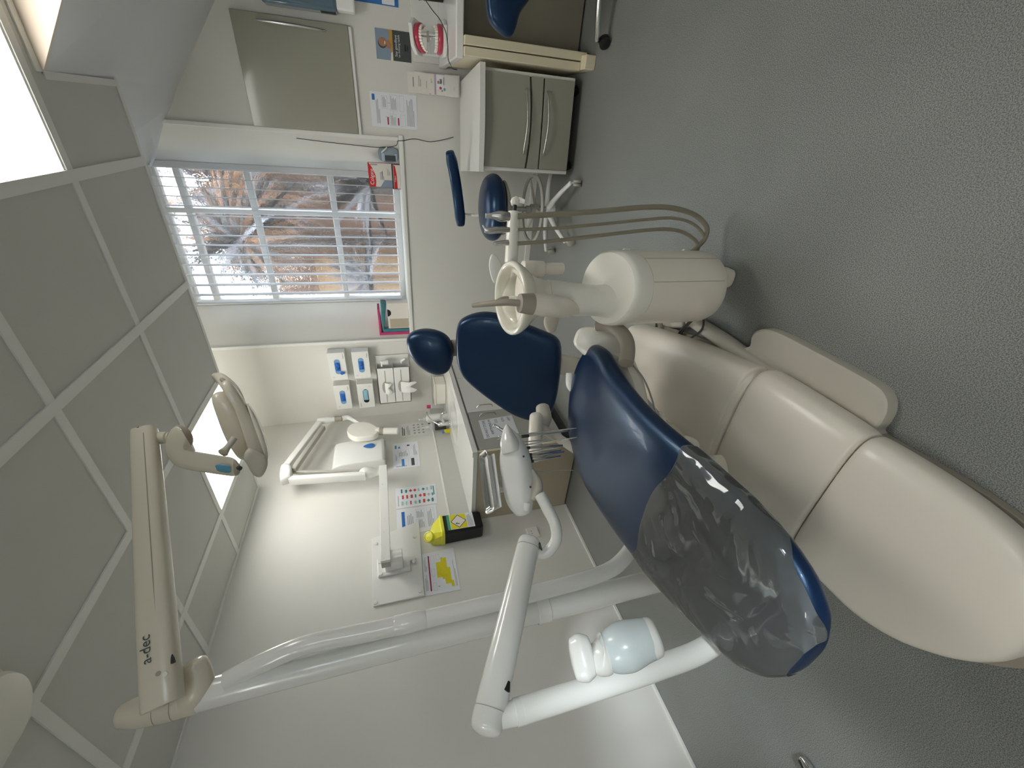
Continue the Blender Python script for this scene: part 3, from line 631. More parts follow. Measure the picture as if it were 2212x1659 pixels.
b = MB(); b.sweep([PV(1117, 441, -.05), PV(1112, 436, -.05), PV(1118, 430, -.05)], [(.008, .005), (.014, .006), (.010, .005)], 'cream_light', n=14, up=ray(1110, 440), dome=.5); b.sweep([PV(1111, 455, -.05), PV(1112, 443, -.05)], .007, 'black', n=10); b.build('arm_knob', ar)
def hose(pts, r):
    b = MB(); b.sweep(pts, r, 'tube_taupe', n=14, smooth=10); return b.build('hose', T)
hose([PV(1118, 467, -.02), PV(1200, 463, -0.020), PV(1300, 456, -0.020), PV(1390, 448, -0.020), PV(1450, 449, -0.020), PV(1500, 464, -0.020), PV(1526, 490, -0.020), PV(1522, 515, -0.020), PV(1505, 535, -0.020), PV(1488, 548, -0.020)], .0085)
hose([PV(1118, 496, -.02), PV(1200, 493, -0.020), PV(1300, 484, -0.020), PV(1400, 474, -0.020), PV(1450, 471, -0.020), PV(1490, 480, -0.020), PV(1515, 500, -0.020), PV(1518, 520, -0.020), PV(1500, 545, -0.020)], .005)
hose([PV(1118, 526, -.02), PV(1200, 520, -0.020), PV(1300, 508, -0.020), PV(1400, 497, -0.020), PV(1450, 496, -0.020), PV(1480, 504, -0.020), PV(1502, 520, -0.020), PV(1508, 535, -0.020), PV(1500, 550, -0.020)], .0062)
# ================================================================== delivery post, flex arm and instrument head
Dl = thing('delivery_unit', 'white tubular instrument delivery arm with tray, left of the dental chair', 'dental unit', (-1.15, .36, 0))
b = MB(); b.sweep([(-.98, .50, .30), (-1.07, .45, .30), (-1.125, .39, .37), (-1.14, .365, .47), (-1.145, .36, .62), (-1.147, .36, .80), (-1.148, .36, .985)], [.028]*7, 'white_enamel', n=28, smooth=8); b.build('delivery_post', Dl)
b = MB(); b.sweep([(-1.148, .36, .965), (-1.148, .36, 1.005), (-1.148, .36, 1.05)], [.0285, .024, .022], 'white_enamel', n=28, smooth=3); b.build('post_collar', Dl)
A0, A1 = PD(1050, 1572, .93), PD(1143, 1170, 1.25)
dA = (A1-A0).normalized(); upA = dA.cross(ray(1100, 1400)).cross(dA)
b = MB(); b.sweep([A0, A0.lerp(A1, .08), A0.lerp(A1, .5), A0.lerp(A1, .94), A1], [(.036, .036), (.0365, .038), (.0355, .036), (.034, .034), (.033, .033)], 'white_enamel', up=Z, n=36, e=2.3, smooth=4, dome=.45); fa = b.build('flex_arm', Dl, ang=50)
for t in (.075, .955):
    b = MB(); q = A0.lerp(A1, t); b.sweep([q-dA*.0008, q+dA*.0008], [(.0372, .0385) if t < .5 else (.0350, .0350)]*2, 'grey_plastic', up=Z, n=36, e=2.3, smooth=0); b.build('arm_seam', fa)
b = MB(); b.sweep([A0.lerp(A1, .12)+Vector((.028, -.0, -.028)), A0.lerp(A1, .16)+Vector((.028, 0, -.03))], [(.006, .012), (.003, .006)], 'black', n=12, dome=.3); b.build('pivot_slot', fa)
b = MB(); b.sweep([A1-dA*.03+Vector((.0, 0, -.02)), PD(1172, 1196, 1.24), PD(1190, 1185, 1.245), PD(1202, 1162, 1.25), PD(1198, 1130, 1.26), PD(1182, 1098, 1.28), PD(1166, 1068, 1.30)], [.016, .0165, .0168, .017, .0175, .018, .018], 'white_enamel', n=24, smooth=8); b.build('head_tube', Dl)
b = MB(); b.sweep([PD(1164, 1174, 1.232), PD(1170, 1190, 1.232)], [(.008, .005), (.004, .003)], 'dark_grey', n=10, dome=.4); b.build('pivot_slot', Dl)
Hd = [PD(1131, 1104, 1.33), PD(1124, 1078, 1.335), PD(1118, 1035, 1.345), PD(1112, 990, 1.355), PD(1106, 955, 1.365), PD(1098, 925, 1.375)]
b = MB(); b.sweep(Hd, [(.026, .03), (.045, .04), (.052, .042), (.050, .042), (.034, .030), (.008, .006)], 'white_plastic', up=(.35, -.5, .8), n=32, e=2.6, smooth=8, dome=.5); hd = b.build('control_head', Dl, ang=60)
b = MB(); b.sweep([PD(1105, 975, 1.335), PD(1100, 955, 1.34), PD(1096, 930, 1.35), PD(1094, 918, 1.36)], [(.030, .028), (.028, .028), (.014, .014), (.004, .004)], 'white_enamel', up=(.35, -.5, .8), n=28, e=2.6, dome=.2); b.build('head_cap', hd)
b = MB(); b.sweep([PD(1088, 1030, 1.36), PD(1080, 1035, 1.36), PD(1072, 1041, 1.36)], [(.012, .018), (.016, .022), (.010, .014)], 'grey_plastic', up=ray(1080, 1030), n=20, dome=.6); b.build('side_lobe', hd)
b = MB(); b.sweep([PD(1150, 1075, 1.32), PD(1158, 1060, 1.32), PD(1160, 1040, 1.33), PD(1150, 1015, 1.34)], [(.014, .02), (.02, .022), (.016, .022), (.006, .01)], 'beige_matte', up=ray(1150, 1050), n=20, dome=.4); b.build('head_swivel', hd)
b = MB(); b.sweep([PD(1138, 1088, 1.30), PD(1137, 1102, 1.295)], [.013, .010], 'white_plastic', n=18, dome=.4); b.build('end_knob', hd)
for p in ((1131, 986), (1146, 1052)):
    b = MB(); b.lathe([(.001, 0), (.0035, 0), (.003, .0015), (.001, .002)], PD(p[0], p[1], 1.3), 'dark_grey', n=10, axis=-ray(*p)); b.build('screw', hd)
# steel tray with rounded rim on its white mount
q = [PD(1044, 985, 1.40), PD(1040, 1045, 1.36), PD(1058, 1110, 1.31), PD(1074, 1035, 1.33), PD(1066, 1020, 1.34), PD(1047, 975, 1.41)]
c_ = PD(1056, 1040, 1.36)
b = MB()
tn = Vector((.12, -.05, .99)).normalized(); tx = Vector((-.55, -.80, .03)).normalized(); ty = tn.cross(tx); tx = ty.cross(tn)
def tr(sx, sy, h, r=.02, n=6):
    P = []
    for cx, cy, a0 in ((sx-r, sy-r, 0), (-sx+r, sy-r, 90), (-sx+r, -sy+r, 180), (sx-r, -sy+r, 270)):
        for k in range(n): a = math.radians(a0+90*k/(n-1)); P.append(c_+tx*(cx+r*math.cos(a))+ty*(cy+r*math.sin(a))+tn*h)
    return P
b.loft([tr(.085, .038, -.004), tr(.094, .044, .009), tr(.1, .049, .011), tr(.1, .049, .008), tr(.095, .045, .006), tr(.084, .037, -.007), tr(.022, .021, -.007)], 'chrome'); b.add(tr(.085, .038, -.0035), [tuple(range(24))], 'steel')
b.build('steel_tray', Dl, bev=.001)
b = MB(); b.sweep([c_-tn*.013-tx*.08, c_-tn*.013+tx*.09], [(.05, .004)]*2, 'white_plastic', up=tn, n=16, e=6); b.sweep([PD(1070, 1058, 1.36), PD(1083, 1056, 1.37), PD(1110, 1052, 1.38)], [(.006, .01)]*3, 'white_plastic', n=12, e=4); b.build('tray_mount', Dl)
# chromed whip holders and handpieces: rods fan out below the head
for p0, p1, dd in (((1112, 940), (1245, 925), 0), ((1128, 955), (1180, 950), 0), ((1122, 963), (1246, 945), .01), ((1127, 978), (1210, 966), .02)):
    b = MB(); b.sweep([PD(*p0, 1.44), PD(*p1, 1.47)], .0022, 'chrome', n=8); b.build('whip_rod', Dl)
for (a, c) in (((1130, 942), (1230, 930)), ((1132, 968), (1215, 962)), ((1136, 983), (1212, 973)), ((1137, 990), (1218, 976)), ((1140, 997), (1210, 985))):
    b = MB(); b.sweep([PD(a[0], a[1], 1.42), PD((a[0]+c[0])/2, (a[1]+c[1])/2, 1.44), PD(c[0], c[1], 1.47)], [.005, .0045, .003], 'chrome', n=12, dome=.3)
    b.sweep([PD(a[0]-4, a[1]+1, 1.41), PD(a[0]+12, a[1]-1, 1.42)], .0058, 'dark_grey', n=12); b.build('handpiece', Dl)
b = MB(); b.sweep([PD(1078, 925, 1.45), PD(1072, 921, 1.45), PD(1066, 919, 1.45)], [.006, .005, .007], 'chrome', n=12, dome=.3)
b.sweep([PD(1098, 938, 1.45), PD(1086, 930, 1.45), PD(1076, 924, 1.45)], [.007, .006, .004], 'steel', n=12, dome=.2)
for k in range(3): b.sweep([PD(1068, 919+k*2, 1.45), PD(1062, 916+k*4, 1.45)], .0012, 'steel', n=6)
b.build('syringe_tip', Dl)
b = MB(); b.sweep([PD(1088, 944, 1.45), PD(1080, 945, 1.45), PD(1076, 941, 1.45)], [.006, .004, .002], 'steel', n=10); b.sweep([PD(1082, 945, 1.45), PD(1074, 950, 1.45)], .0015, 'steel', n=6); b.build('burr_tip', Dl)
b = MB(); b.sweep([PD(1140, 1018, 1.40), PD(1180, 1017, 1.45), PD(1240, 1016, 1.50)], .0016, 'grey_plastic', n=6); b.build('thin_cable', Dl)
# water bottle with its cap, hanging from the delivery post
Wb = Dl
wc = lambda x, y, d=.93: PD(x, y, d)
b = MB(); P = [wc(1300, 1414), wc(1318, 1408), wc(1350, 1396), wc(1385, 1384), wc(1403, 1379)]
b.sweep(P, [(.026, .026), (.043, .043), (.051, .051), (.045, .045), (.042, .042)], 'cup_bottle', n=36, smooth=6, up=ray(1350, 1390)); wb_ = b.build('water_bottle', Wb)
b = MB(); b.sweep([wc(1400, 1380), wc(1414, 1375), wc(1420, 1373)], [(.0425, .0425), (.040, .040), (.034, .034)], 'white_plastic', n=36, dome=.1, up=ray(1350, 1390), smooth=3); b.build('bottle_base', wb_)
b = MB(); b.sweep([wc(1278, 1404), wc(1290, 1411), wc(1302, 1412), wc(1312, 1410)], [(.018, .018), (.040, .040), (.043, .043), (.040, .040)], 'white_enamel', n=36, up=ray(1350, 1390)); b.build('bottle_collar', wb_)
b = MB(); b.sweep([wc(1240, 1424), wc(1250, 1422), wc(1262, 1419), wc(1276, 1416)], [(.042, .026), (.046, .030), (.047, .032), (.040, .028)], 'white_enamel', n=36, e=3, dome=.2, up=ray(1260, 1420)); b.sweep([wc(1262, 1440), wc(1272, 1455)], [.018, .02], 'white_enamel', n=16); b.build('bottle_holder', wb_)

# ================================================================== light post, arm and lamp head
Lp = thing('dental_lamp', 'beige dental lamp on a long overhead arm and white post', 'dental lamp', (-1.42, .71, 0))
b = MB(); b.sweep([(-1.43, .715, .0), (-1.43, .715, .5), (-1.43, .712, 1.2), (-1.43, .708, 1.84)], [.041, .041, .040, .040], 'white_enamel', n=40, smooth=0); b.build('light_post', Lp)
b = MB(); b.lathe([(.042, 0), (.045, .002), (.045, .045), (.042, .047)], (-1.43, .714, .735), 'white_enamel', n=40, cap=False); b.build('post_clamp', Lp)
b = MB(); b.sweep([(-1.20, .93, .30), (-1.27, .84, .34), (-1.325, .775, .42), (-1.358, .748, .55), (-1.368, .742, .9), (-1.368, .742, 1.30), (-1.358, .742, 1.50), (-1.375, .73, 1.62), (-1.40, .715, 1.72)], [.026, .027, .028, .028, .028, .028, .027, .027, .026], 'white_enamel', n=32, smooth=8); b.build('cable_tube', Lp)
b = MB(); b.sweep([(-1.368, .742, 1.155), (-1.368, .742, 1.16), (-1.368, .742, 1.25), (-1.368, .742, 1.255)], [.028, .030, .030, .028], 'white_enamel', n=32, smooth=0); b.build('tube_sleeve', Lp)
b = MB(); b.sweep([(-1.43, .708, 1.80), (-1.43, .707, 1.87), (-1.43, .706, 1.93), (-1.43, .705, 1.965)], [.042, .043, .039, .030], 'beige_lamp', n=36, dome=.7); kn = b.build('post_cap', Lp)
for z_ in (1.845, 1.885):
    b = MB(); b.lathe([(.0432, 0), (.0436, .001), (.0432, .002)], (-1.43, .707, z_), 'taupe', n=36, cap=False); b.build('cap_seam', kn)
b = MB(); b.sweep([(-1.43, .707, 1.82), (-1.41, .715, 1.795), (-1.385, .735, 1.79), (-1.36, .76, 1.80)], [.042, .042, .036, .032], 'beige_lamp', n=32, dome=.5); b.build('elbow', Lp)
B0, B1 = PD(352, 1518, 1.06), PD(312, 935, 1.36)
dB = (B1-B0).normalized()
b = MB(); b.sweep([B0, B0.lerp(B1, .04), B0.lerp(B1, .5), B0.lerp(B1, .97), B1], [(.033, .040), (.036, .043), (.035, .040), (.030, .034), (.028, .032)], 'beige_lamp', up=Z, n=40, e=3.2, smooth=4); la = b.build('lamp_arm', Lp, bev=.002)
camside = lambda p: (O3-p).normalized()
b = MB(); n_ = dB.cross(Z).normalized(); n_ = n_ if n_.dot(camside(B0)) > 0 else -n_
up2 = n_.cross(dB)*-1; up2 = up2 if up2.z > 0 else -up2
bot = -up2
def onarm(t, s, h=.0): return B0.lerp(B1, t) + n_*s + bot*h
b.sweep([onarm(.01, .0325, .012), onarm(.5, .0345, .012), onarm(.98, .029, .010)], .0016, 'taupe', n=6); b.build('arm_seam', la)
b = MB(); fn = (n_*.96-bot*.0).normalized()
tp = onarm(.17, .0372, -.002)
b.text('a-dec', tp, dB, up2, .034, 'ink_dark', lift=.001, ex=.95); b.build('logo', la)
for t_, m_, h_ in ((.085, 'taupe', .010), (.075, 'ivory', .024)):
    b = MB(); b.lathe([(.001, 0), (.006, 0), (.006, .004), (.001, .0045)], onarm(t_, .0335, h_), m_, n=16, axis=n_); b.build('screw_cap', la)
b = MB(); b.sweep([onarm(.10, .02, .036), onarm(.14, .02, .034)], [(.010, .006), (.006, .004)], 'dark_grey', n=12, dome=.3); b.build('pivot_slot', la)
b = MB(); b.sweep([PD(322, 948, 1.37), PD(345, 946, 1.375), PD(368, 944, 1.38)], [.014, .014, .018], 'beige_lamp', n=24); b.sweep([PD(345, 946, 1.375), PD(362, 945, 1.375)], .020, 'beige_lamp', n=24, dome=.1); b.build('drop_stem', Lp)
# yoke: upper hook and slanted handle box
b = MB(); b.pillow(smooth_closed([PD(x, y, 1.37) for x, y in ((370, 928), (383, 921), (392, 931), (386, 950), (384, 963), (396, 970), (430, 976), (478, 984), (503, 989), (516, 1002), (517, 1017), (506, 1028), (480, 1026), (440, 1020), (405, 1014), (378, 1004), (362, 985), (357, 967), (361, 945))], 3), ray(430, 980), .075, 'beige_lamp', rings=((1, 0), (.995, .55), (.975, .82), (.93, .95), (.7, 1), (.3, 1), (.1, 1)))
yk = b.build('yoke', Lp, ang=60)
b = MB(); b.sweep([PD(384, 925, 1.42), PD(396, 936, 1.415), PD(402, 955, 1.41), PD(398, 968, 1.40)], [(.012, .018), (.020, .024), (.020, .024), (.010, .016)], 'taupe', up=ray(390, 940), n=24, dome=.5); b.build('yoke_boss', yk)
b = MB(); b.pillow(smooth_closed([PD(x, y, 1.332) for x, y in ((467, 1004), (492, 1005), (497, 1011), (496, 1021), (472, 1018), (467, 1012))], 3), ray(480, 1015), .006, 'patch_blue'); b.build('blue_touch_patch', yk)
b = MB(); b.pillow(smooth_closed([PD(x, y, 1.36) for x, y in ((504, 992), (514, 999), (520, 1008), (518, 1022), (510, 1028), (504, 1020))], 2), ray(512, 1010), .07, 'taupe'); b.sweep([PD(515, 1010, 1.325), PD(519, 1012, 1.32)], .007, 'dark_grey', n=14); b.build('yoke_end', yk)
b = MB(); b.sweep([PD(482, 978, 1.38), PD(492, 966, 1.40), PD(506, 946, 1.42)], [.016, .0105, .0105], 'beige_matte', n=20); b.build('head_stem', Lp)
# lamp head: long shallow shell, bevelled diffuser side facing right/down, front grip
hn = (PD(600, 900, 1.5)-PD(500, 930, 1.5)).normalized()
def slabby(pts, d, th, m, name, parent, tl_=0):
    c0 = PD(sum(p[0] for p in pts)/len(pts), sum(p[1] for p in pts)/len(pts), d); nn = (ray(520, 930).normalized()+hn*tl_).normalized()
    b = MB(); b.pillow(smooth_closed([PP(x, y, c0, nn) for x, y in pts], 3), nn, th, m, rings=((1, 0), (.99, .45), (.96, .72), (.88, .9), (.65, .98), (.3, 1.0), (.1, 1.0))); return b.build(name, parent, ang=60)
hd2 = slabby([(464, 858), (474, 846), (490, 848), (508, 866), (530, 905), (550, 955), (545, 985), (526, 991), (507, 968), (490, 935), (474, 892)], 1.55, .13, 'beige_lamp', 'lamp_shell', Lp, .25)
slabby([(480, 828), (495, 822), (512, 840), (532, 873), (552, 915), (567, 955), (576, 988), (566, 1002), (546, 988), (532, 952), (519, 912), (504, 876), (488, 850)], 1.50, .12, 'beige_lamp', 'shell_rim', hd2, .1)
slabby([(534, 872), (546, 884), (562, 915), (574, 950), (582, 985), (577, 992), (562, 955), (548, 915)], 1.52, .12, 'ivory', 'lens_cover', hd2, .1)
b = MB(); b.sweep([PD(470, 818, 1.60), PD(484, 823, 1.575), PD(500, 842, 1.55), PD(512, 866, 1.53), PD(520, 885, 1.525)], [(.026, .012), (.030, .020), (.030, .022), (.028, .020), (.024, .014)], 'beige_lamp', up=hn, n=28, e=2.8, dome=.5); gp = b.build('front_grip', hd2)
b = MB(); b.sweep([PD(481, 821, 1.535), PD(494, 834, 1.515), PD(505, 853, 1.50)], [(.012, .008), (.014, .009), (.012, .009)], 'taupe', up=hn, n=20, dome=.5); b.build('grip_inlay', gp)
slabby([(538, 968), (560, 976), (577, 990), (576, 1010), (564, 1029), (548, 1026), (534, 1004), (526, 986)], 1.46, .09, 'beige_matte', 'rear_grip', hd2)

# ================================================================== wall-mounted X-ray arm
Xr = thing('xray_unit', 'white wall-mounted folding X-ray arm with round tube head on the left wall', 'X-ray machine', (XL, 1.7, 1.35))
b = MB(); b.prism([PX(803, 1166, XL+.001), PX(807, 1312, XL+.001), PX(917, 1288, XL+.001), PX(905, 1128, XL+.001)], (.012, 0, 0), 'white_plastic'); b.build('wall_plate', Xr, bev=.002)
for p in ((812, 1175), (896, 1160), (811, 1302), (908, 1277)):
    b = MB(); b.lathe([(.001, 0), (.013, 0), (.011, .005), (.001, .007)], PX(p[0], p[1], XL+.012), 'white_plastic', n=20, axis=(1, 0, 0)); b.build('cap_screw', Xr)
yA, yB_ = PX(816, 1212, XL).y, PX(816, 1248, XL).y
b = MB(); pb = [PX(815, 1212, XL+.014), PX(817, 1250, XL+.014), PX(888, 1234, XL+.014), PX(886, 1214, XL+.014), PX(899, 1211, XL+.014), PX(896, 1205, XL+.014)]
b.prism(pb, (.02, 0, 0), 'white_enamel')
c1 = PX(862, 1222, XL+.03); b.box((XL+.03, c1.y-.028, 1.235), (XL+.155, c1.y+.034, 1.345), 'white_enamel'); b.build('wall_bracket', Xr, bev=.004)
b = MB(); b.lathe([(.03, 0), (.034, .002), (.034, .11), (.03, .112)], (XL+.125, c1.y+.005, 1.235), 'white_enamel', n=24); b.build('bracket_hinge', Xr)
for p in ((821, 1214), (822, 1240), (894, 1213)):
    b = MB(); b.lathe([(.001, 0), (.013, 0), (.011, .006), (.001, .008)], PX(p[0], p[1], XL+.034), 'grid_white', n=20, axis=(1, 0, 0)); b.build('cap_screw', Xr)
xb = XL+.14
ye, yf = PX(838, 1216, xb).y, PX(833, 1009, xb).y
b = MB(); b.box((xb-.026, ye, 1.305), (xb+.026, yf, 1.362), 'chipped_enamel'); br = b.build('horizontal_bar', Xr, bev=.002)
b = MB(); b.box((xb-.024, ye-.012, 1.307), (xb+.024, ye+.001, 1.360), 'grey_plastic'); b.build('end_cap', br)
def XP(x, y, xx): return PX(x, y, xx)
b = MB(); b.sweep([XP(835, 1020, xb), XP(820, 1020, xb), XP(800, 1021, xb), XP(788, 1022, xb), XP(780, 1024, xb)], [.022, .022, .042, .045, .032], 'white_plastic', n=24, dome=.4); b.build('lower_joint', Xr)
b = MB(); b.sweep([XP(790, 1028, xb), XP(626, 1038, xb)], [(.020, .036)]*2, 'white_plastic', up=(1, 0, 0), n=20, e=5, smooth=0); b.build('upright_arm', Xr)
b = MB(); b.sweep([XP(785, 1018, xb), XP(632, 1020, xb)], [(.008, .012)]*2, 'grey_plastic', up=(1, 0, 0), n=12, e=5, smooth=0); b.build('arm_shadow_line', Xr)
b = MB(); b.pillow(smooth_closed([XP(x, y, xb+.02) for x, y in ((612, 1008), (628, 1008), (632, 1020), (629, 1034), (612, 1042), (606, 1041), (606, 1020))], 2), (1, 0, 0), .085, 'white_plastic'); b.build('elbow_cover', Xr)
b = MB(); b.sweep([XP(617, 1012, xb), XP(690, 916, xb)], [(.026, .03)]*2, 'white_plastic', up=(1, 0, 0), n=20, e=5, smooth=0); b.build('slanted_arm', Xr)
b = MB(); b.sweep([XP(634, 1016, xb+.016), XP(698, 924, xb+.016)], [(.019, .022)]*2, 'grey_plastic', up=(1, 0, 0), n=16, e=5, smooth=0); b.build('arm_channel', Xr)
b = MB(); b.sweep([XP(688, 908, xb), XP(700, 908, xb), XP(715, 907, xb), XP(722, 906, xb)], [(.026, .026), (.03, .03), (.024, .024), (.022, .022)], 'white_plastic', up=(1, 0, 0), n=20, dome=.4); b.build('upper_joint', Xr)
b = MB(); b.sweep([XP(724, 905, xb), XP(739, 904, xb)], .0235, 'taupe', n=20); b.build('joint_ring', Xr)
b = MB(); b.sweep([XP(739, 904, xb), XP(752, 902, xb), XP(766, 909, xb), XP(780, 918, xb)], [(.022, .022), (.022, .02), (.013, .02), (.013, .02)], 'white_plastic', up=(1, 0, 0), n=16); b.build('head_bracket', Xr)
b = MB(); ov = smooth_closed([XP(x, y, xb+.05) for x, y in ((750, 934), (752, 921), (764, 913), (782, 911), (800, 914), (814, 922), (817, 932), (808, 940), (790, 943), (766, 944))], 3)
cc = sum(ov, Vector())/len(ov)
b.loft([[cc+(p-cc)*s_+Vector((h_, 0, 0)) for p in ov] for s_, h_ in ((.9, -.055), (1, -.048), (1, -.012), (.985, -.004), (.95, 0), (.5, .003), (.1, .003))], 'cream_light'); b.build('tube_head', Xr)
b = MB(); b.sweep([XP(812, 931, xb+.03), XP(820, 931, xb+.03)], .034, 'white_plastic', n=24); b.sweep([XP(820, 931, xb+.03), XP(827, 931, xb+.03)], .035, 'taupe', n=24, smooth=0); b.sweep([XP(827, 931, xb+.03), XP(858, 931, xb+.03)], .029, 'cream_light', n=24, smooth=0); b.build('beam_cone', Xr)
b = MB(); b.sweep([XP(858, 930, xb+.03), XP(862, 930, xb+.03)], .033, 'clear_acrylic', n=20, smooth=0); b.build('cone_ring', Xr)
# ================================================================== helper for flat printed things
def sheet(name, label, cat, C4, els, base='paper', th=.0015, group=None, parent=None, build=True, bname=None):
    """C4 = top-left, top-right, bottom-right, bottom-left; elements in (u right, v down) 0..1"""
    TL, TR, BR, BL = [Vector(c) for c in C4]
    nrm = (TR-TL).cross(TL-BL).normalized()
    def uv(u, v, h=0): return TL*(1-u)*(1-v)+TR*u*(1-v)+BR*u*v+BL*(1-u)*v + nrm*h
    b = MB(); b.prism([uv(0, 0), uv(1, 0), uv(1, 1), uv(0, 1)], nrm*th, base)
    W = (TR-TL).length; Hh = (TL-BL).length
    for e in els:
        if e[0] == 'r':
            _, u0, v0, u1, v1, m = e[:6]; h = th+.0004+(e[6] if len(e) > 6 else 0)
            b.add([uv(u0, v0, h), uv(u1, v0, h), uv(u1, v1, h), uv(u0, v1, h)], [(0, 1, 2, 3)], m)
        elif e[0] == 'o':
            _, u0, v0, ru, rv, m = e[:6]; h = th+.0006+(e[6] if len(e) > 6 else 0)
            b.add([uv(u0+ru*math.cos(a), v0+rv*math.sin(a), h) for a in [2*math.pi*k/20 for k in range(20)]], [tuple(range(20))], m)
        elif e[0] == 'p':
            b.poly([uv(u, v, th+.0006+(e[3] if len(e) > 3 else 0)) for u, v in e[1]], e[2])
        elif e[0] == 'g':      # lines of small print
            _, u0, v0, u1, v1, n, m = e; rn = random.Random(int(u0*97+v0*31+n)); d = (v1-v0)/n
            for k in range(n):
                ue = u0+(u1-u0)*(rn.uniform(.7, 1) if k < n-1 else rn.uniform(.3, .8))
                h = th+.0004; b.add([uv(u0, v0+d*k, h), uv(ue, v0+d*k, h), uv(ue, v0+d*(k+.5), h), uv(u0, v0+d*(k+.5), h)], [(0, 1, 2, 3)], m)
        elif e[0] == 'f':      # outlined box
            _, u0, v0, u1, v1, w_, m = e; h = th+.0005; wu = w_/W; wv = w_/Hh
            for q in ((u0, v0, u1, v0+wv), (u0, v1-wv, u1, v1), (u0, v0, u0+wu, v1), (u1-wu, v0, u1, v1)):
                b.add([uv(q[0], q[1], h), uv(q[2], q[1], h), uv(q[2], q[3], h), uv(q[0], q[3], h)], [(0, 1, 2, 3)], m)
        elif e[0] == 't':
            _, s_, u, v, sz, m = e[:6]
            b.text(s_, uv(u, v, th), (TR-TL), (TL-BL), sz, m, align=e[6] if len(e) > 6 else 'CENTER', lift=.0009, ex=e[7] if len(e) > 7 else 1)
    if not build: return b
    o = b.build(bname or name, parent, smooth=False)
    if label: tag(o, label, cat, group)
    return o
def onleft(y0, z0, y1, z1, x=XL+.001):   # rectangle on the left wall: nearer edge is on the left
    return [(x, y0, z1), (x, y1, z1), (x, y1, z0), (x, y0, z0)]
def onback(x0, z0, x1, z1, y=YB-.001): return [(x0, y, z1), (x1, y, z1), (x1, y, z0), (x0, y, z0)]
def q4(pts, x=XL+.001): return [PX(px, py, x) for px, py in pts]

# ---- notices on the left wall
random.seed(11)
sheet('hand_care_notice', 'laminated notice with small blue and black diagrams under the towel dispenser', 'notice', q4(((850, 1014), (848, 960), (902, 953), (908, 1007))),
      [('r', .06, .1, .09, .5, 'ink_grey'), ('r', .06, .32, .34, .42, 'label_blue'), ('f', .06, .3, .36, .58, .0012, 'ink_grey'), ('r', .06, .68, .34, .8, 'ink_dark'), ('f', .06, .66, .4, .9, .0012, 'ink_grey'),
       ('f', .42, .2, .7, .62, .0012, 'ink_grey'), ('g', .45, .24, .68, .6, 6, 'ink_grey'), ('f', .74, .3, .92, .5, .0012, 'ink_grey'), ('r', .78, .22, .86, .28, 'label_blue'), ('f', .74, .55, .92, .74, .0012, 'ink_grey'), ('r', .84, .56, .9, .66, 'ink_dark'), ('r', .78, .08, .92, .15, 'patch_blue'), ('g', .45, .8, .95, .95, 3, 'ink_grey'), ('g', .3, .1, .6, .16, 2, 'ink_grey')])
fl = [('r', .1, .05, .6, .07, 'ink_grey')]
for c_i, u in enumerate((.12, .42, .72)):
    for k in range(8):
        v = .13+k*.105+(.02 if c_i == 1 else 0)
        m = random.choice(['ink_teal', 'ink_teal', 'ink_red', 'ink_teal_light', 'ink_red'])
        if random.random() < .3: fl.append(('p', [(u+.08, v-.012), (u+.16, v+.03), (u+.08, v+.072), (u, v+.03)], m))
        else: fl.append(('r', u, v, u+random.uniform(.14, .2), v+random.uniform(.03, .06), m))
        fl.append(('r', u+.077, v+.06, u+.083, v+.1, 'ink_grey'))
fl.append(('r', .45, .93, .9, .955, 'ink_teal'))
sheet('flowchart_notice', 'laminated flowchart notice with red and green boxes above the sharps bin', 'notice', q4(((856, 1100), (854, 1056), (940, 1045), (945, 1087))), fl)
sheet('instruction_notice', 'laminated notice with a blue title bar, half behind the yellow bin lid', 'notice', q4(((859, 1158), (856, 1102), (941, 1090), (948, 1143))),
      [('r', .12, .12, .88, .2, 'ink_blue'), ('r', .06, .29, .14, .32, 'ink_dark'), ('r', .085, .265, .115, .345, 'ink_dark'), ('g', .2, .26, .9, .42, 4, 'ink_grey'), ('f', .15, .48, .5, .7, .001, 'ink_grey'), ('g', .17, .5, .48, .68, 5, 'ink_grey'),
       ('f', .55, .48, .9, .7, .001, 'ink_grey'), ('g', .57, .5, .88, .68, 5, 'ink_grey'), ('f', .15, .75, .9, .93, .001, 'ink_grey'), ('g', .17, .77, .88, .92, 4, 'ink_grey')])
sheet('injury_notice', 'laminated notice with yellow blocks and a crimson line beside the metal wall plate', 'notice', q4(((918, 1288), (911, 1198), (979, 1183), (995, 1274))),
      [('r', .08, .17, .92, .21, 'ink_crimson'), ('g', .1, .05, .5, .13, 3, 'ink_grey'), ('g', .55, .05, .95, .13, 3, 'ink_grey'), ('r', .35, .40, .72, .62, 'ink_yellow'), ('r', .18, .62, .55, .80, 'ink_yellow', .0002), ('r', .3, .55, .8, .72, 'ink_yellow', .0001), ('r', .1, .78, .24, .86, 'ink_yellow'),
       ('f', .08, .26, .25, .36, .001, 'ink_grey'), ('f', .4, .25, .58, .34, .001, 'ink_grey'), ('f', .7, .25, .9, .36, .001, 'ink_grey'), ('f', .78, .42, .92, .52, .001, 'ink_grey'), ('g', .1, .9, .9, .96, 2, 'ink_grey'), ('r', .15, .4, .16, .45, 'ink_dark'), ('r', .8, .56, .81, .6, 'ink_dark')])
sheet('handwash_notice', 'grey laminated hand-washing notice at the corner behind the tap', 'notice', onleft(2.99, .88, 3.19, 1.185),
      [('g', .1, .06, .9, .16, 2, 'ink_dark'), ('g', .1, .2, .9, .3, 3, 'ink_grey')]+[('o', .2+.2*i, .42+.13*j, .05, .035, 'ink_grey') for i in range(4) for j in range(3)]+[('r', .75, .86, .85, .93, 'ink_dark'), ('f', .04, .03, .96, .97, .0015, 'ink_grey')], base='grid_white')
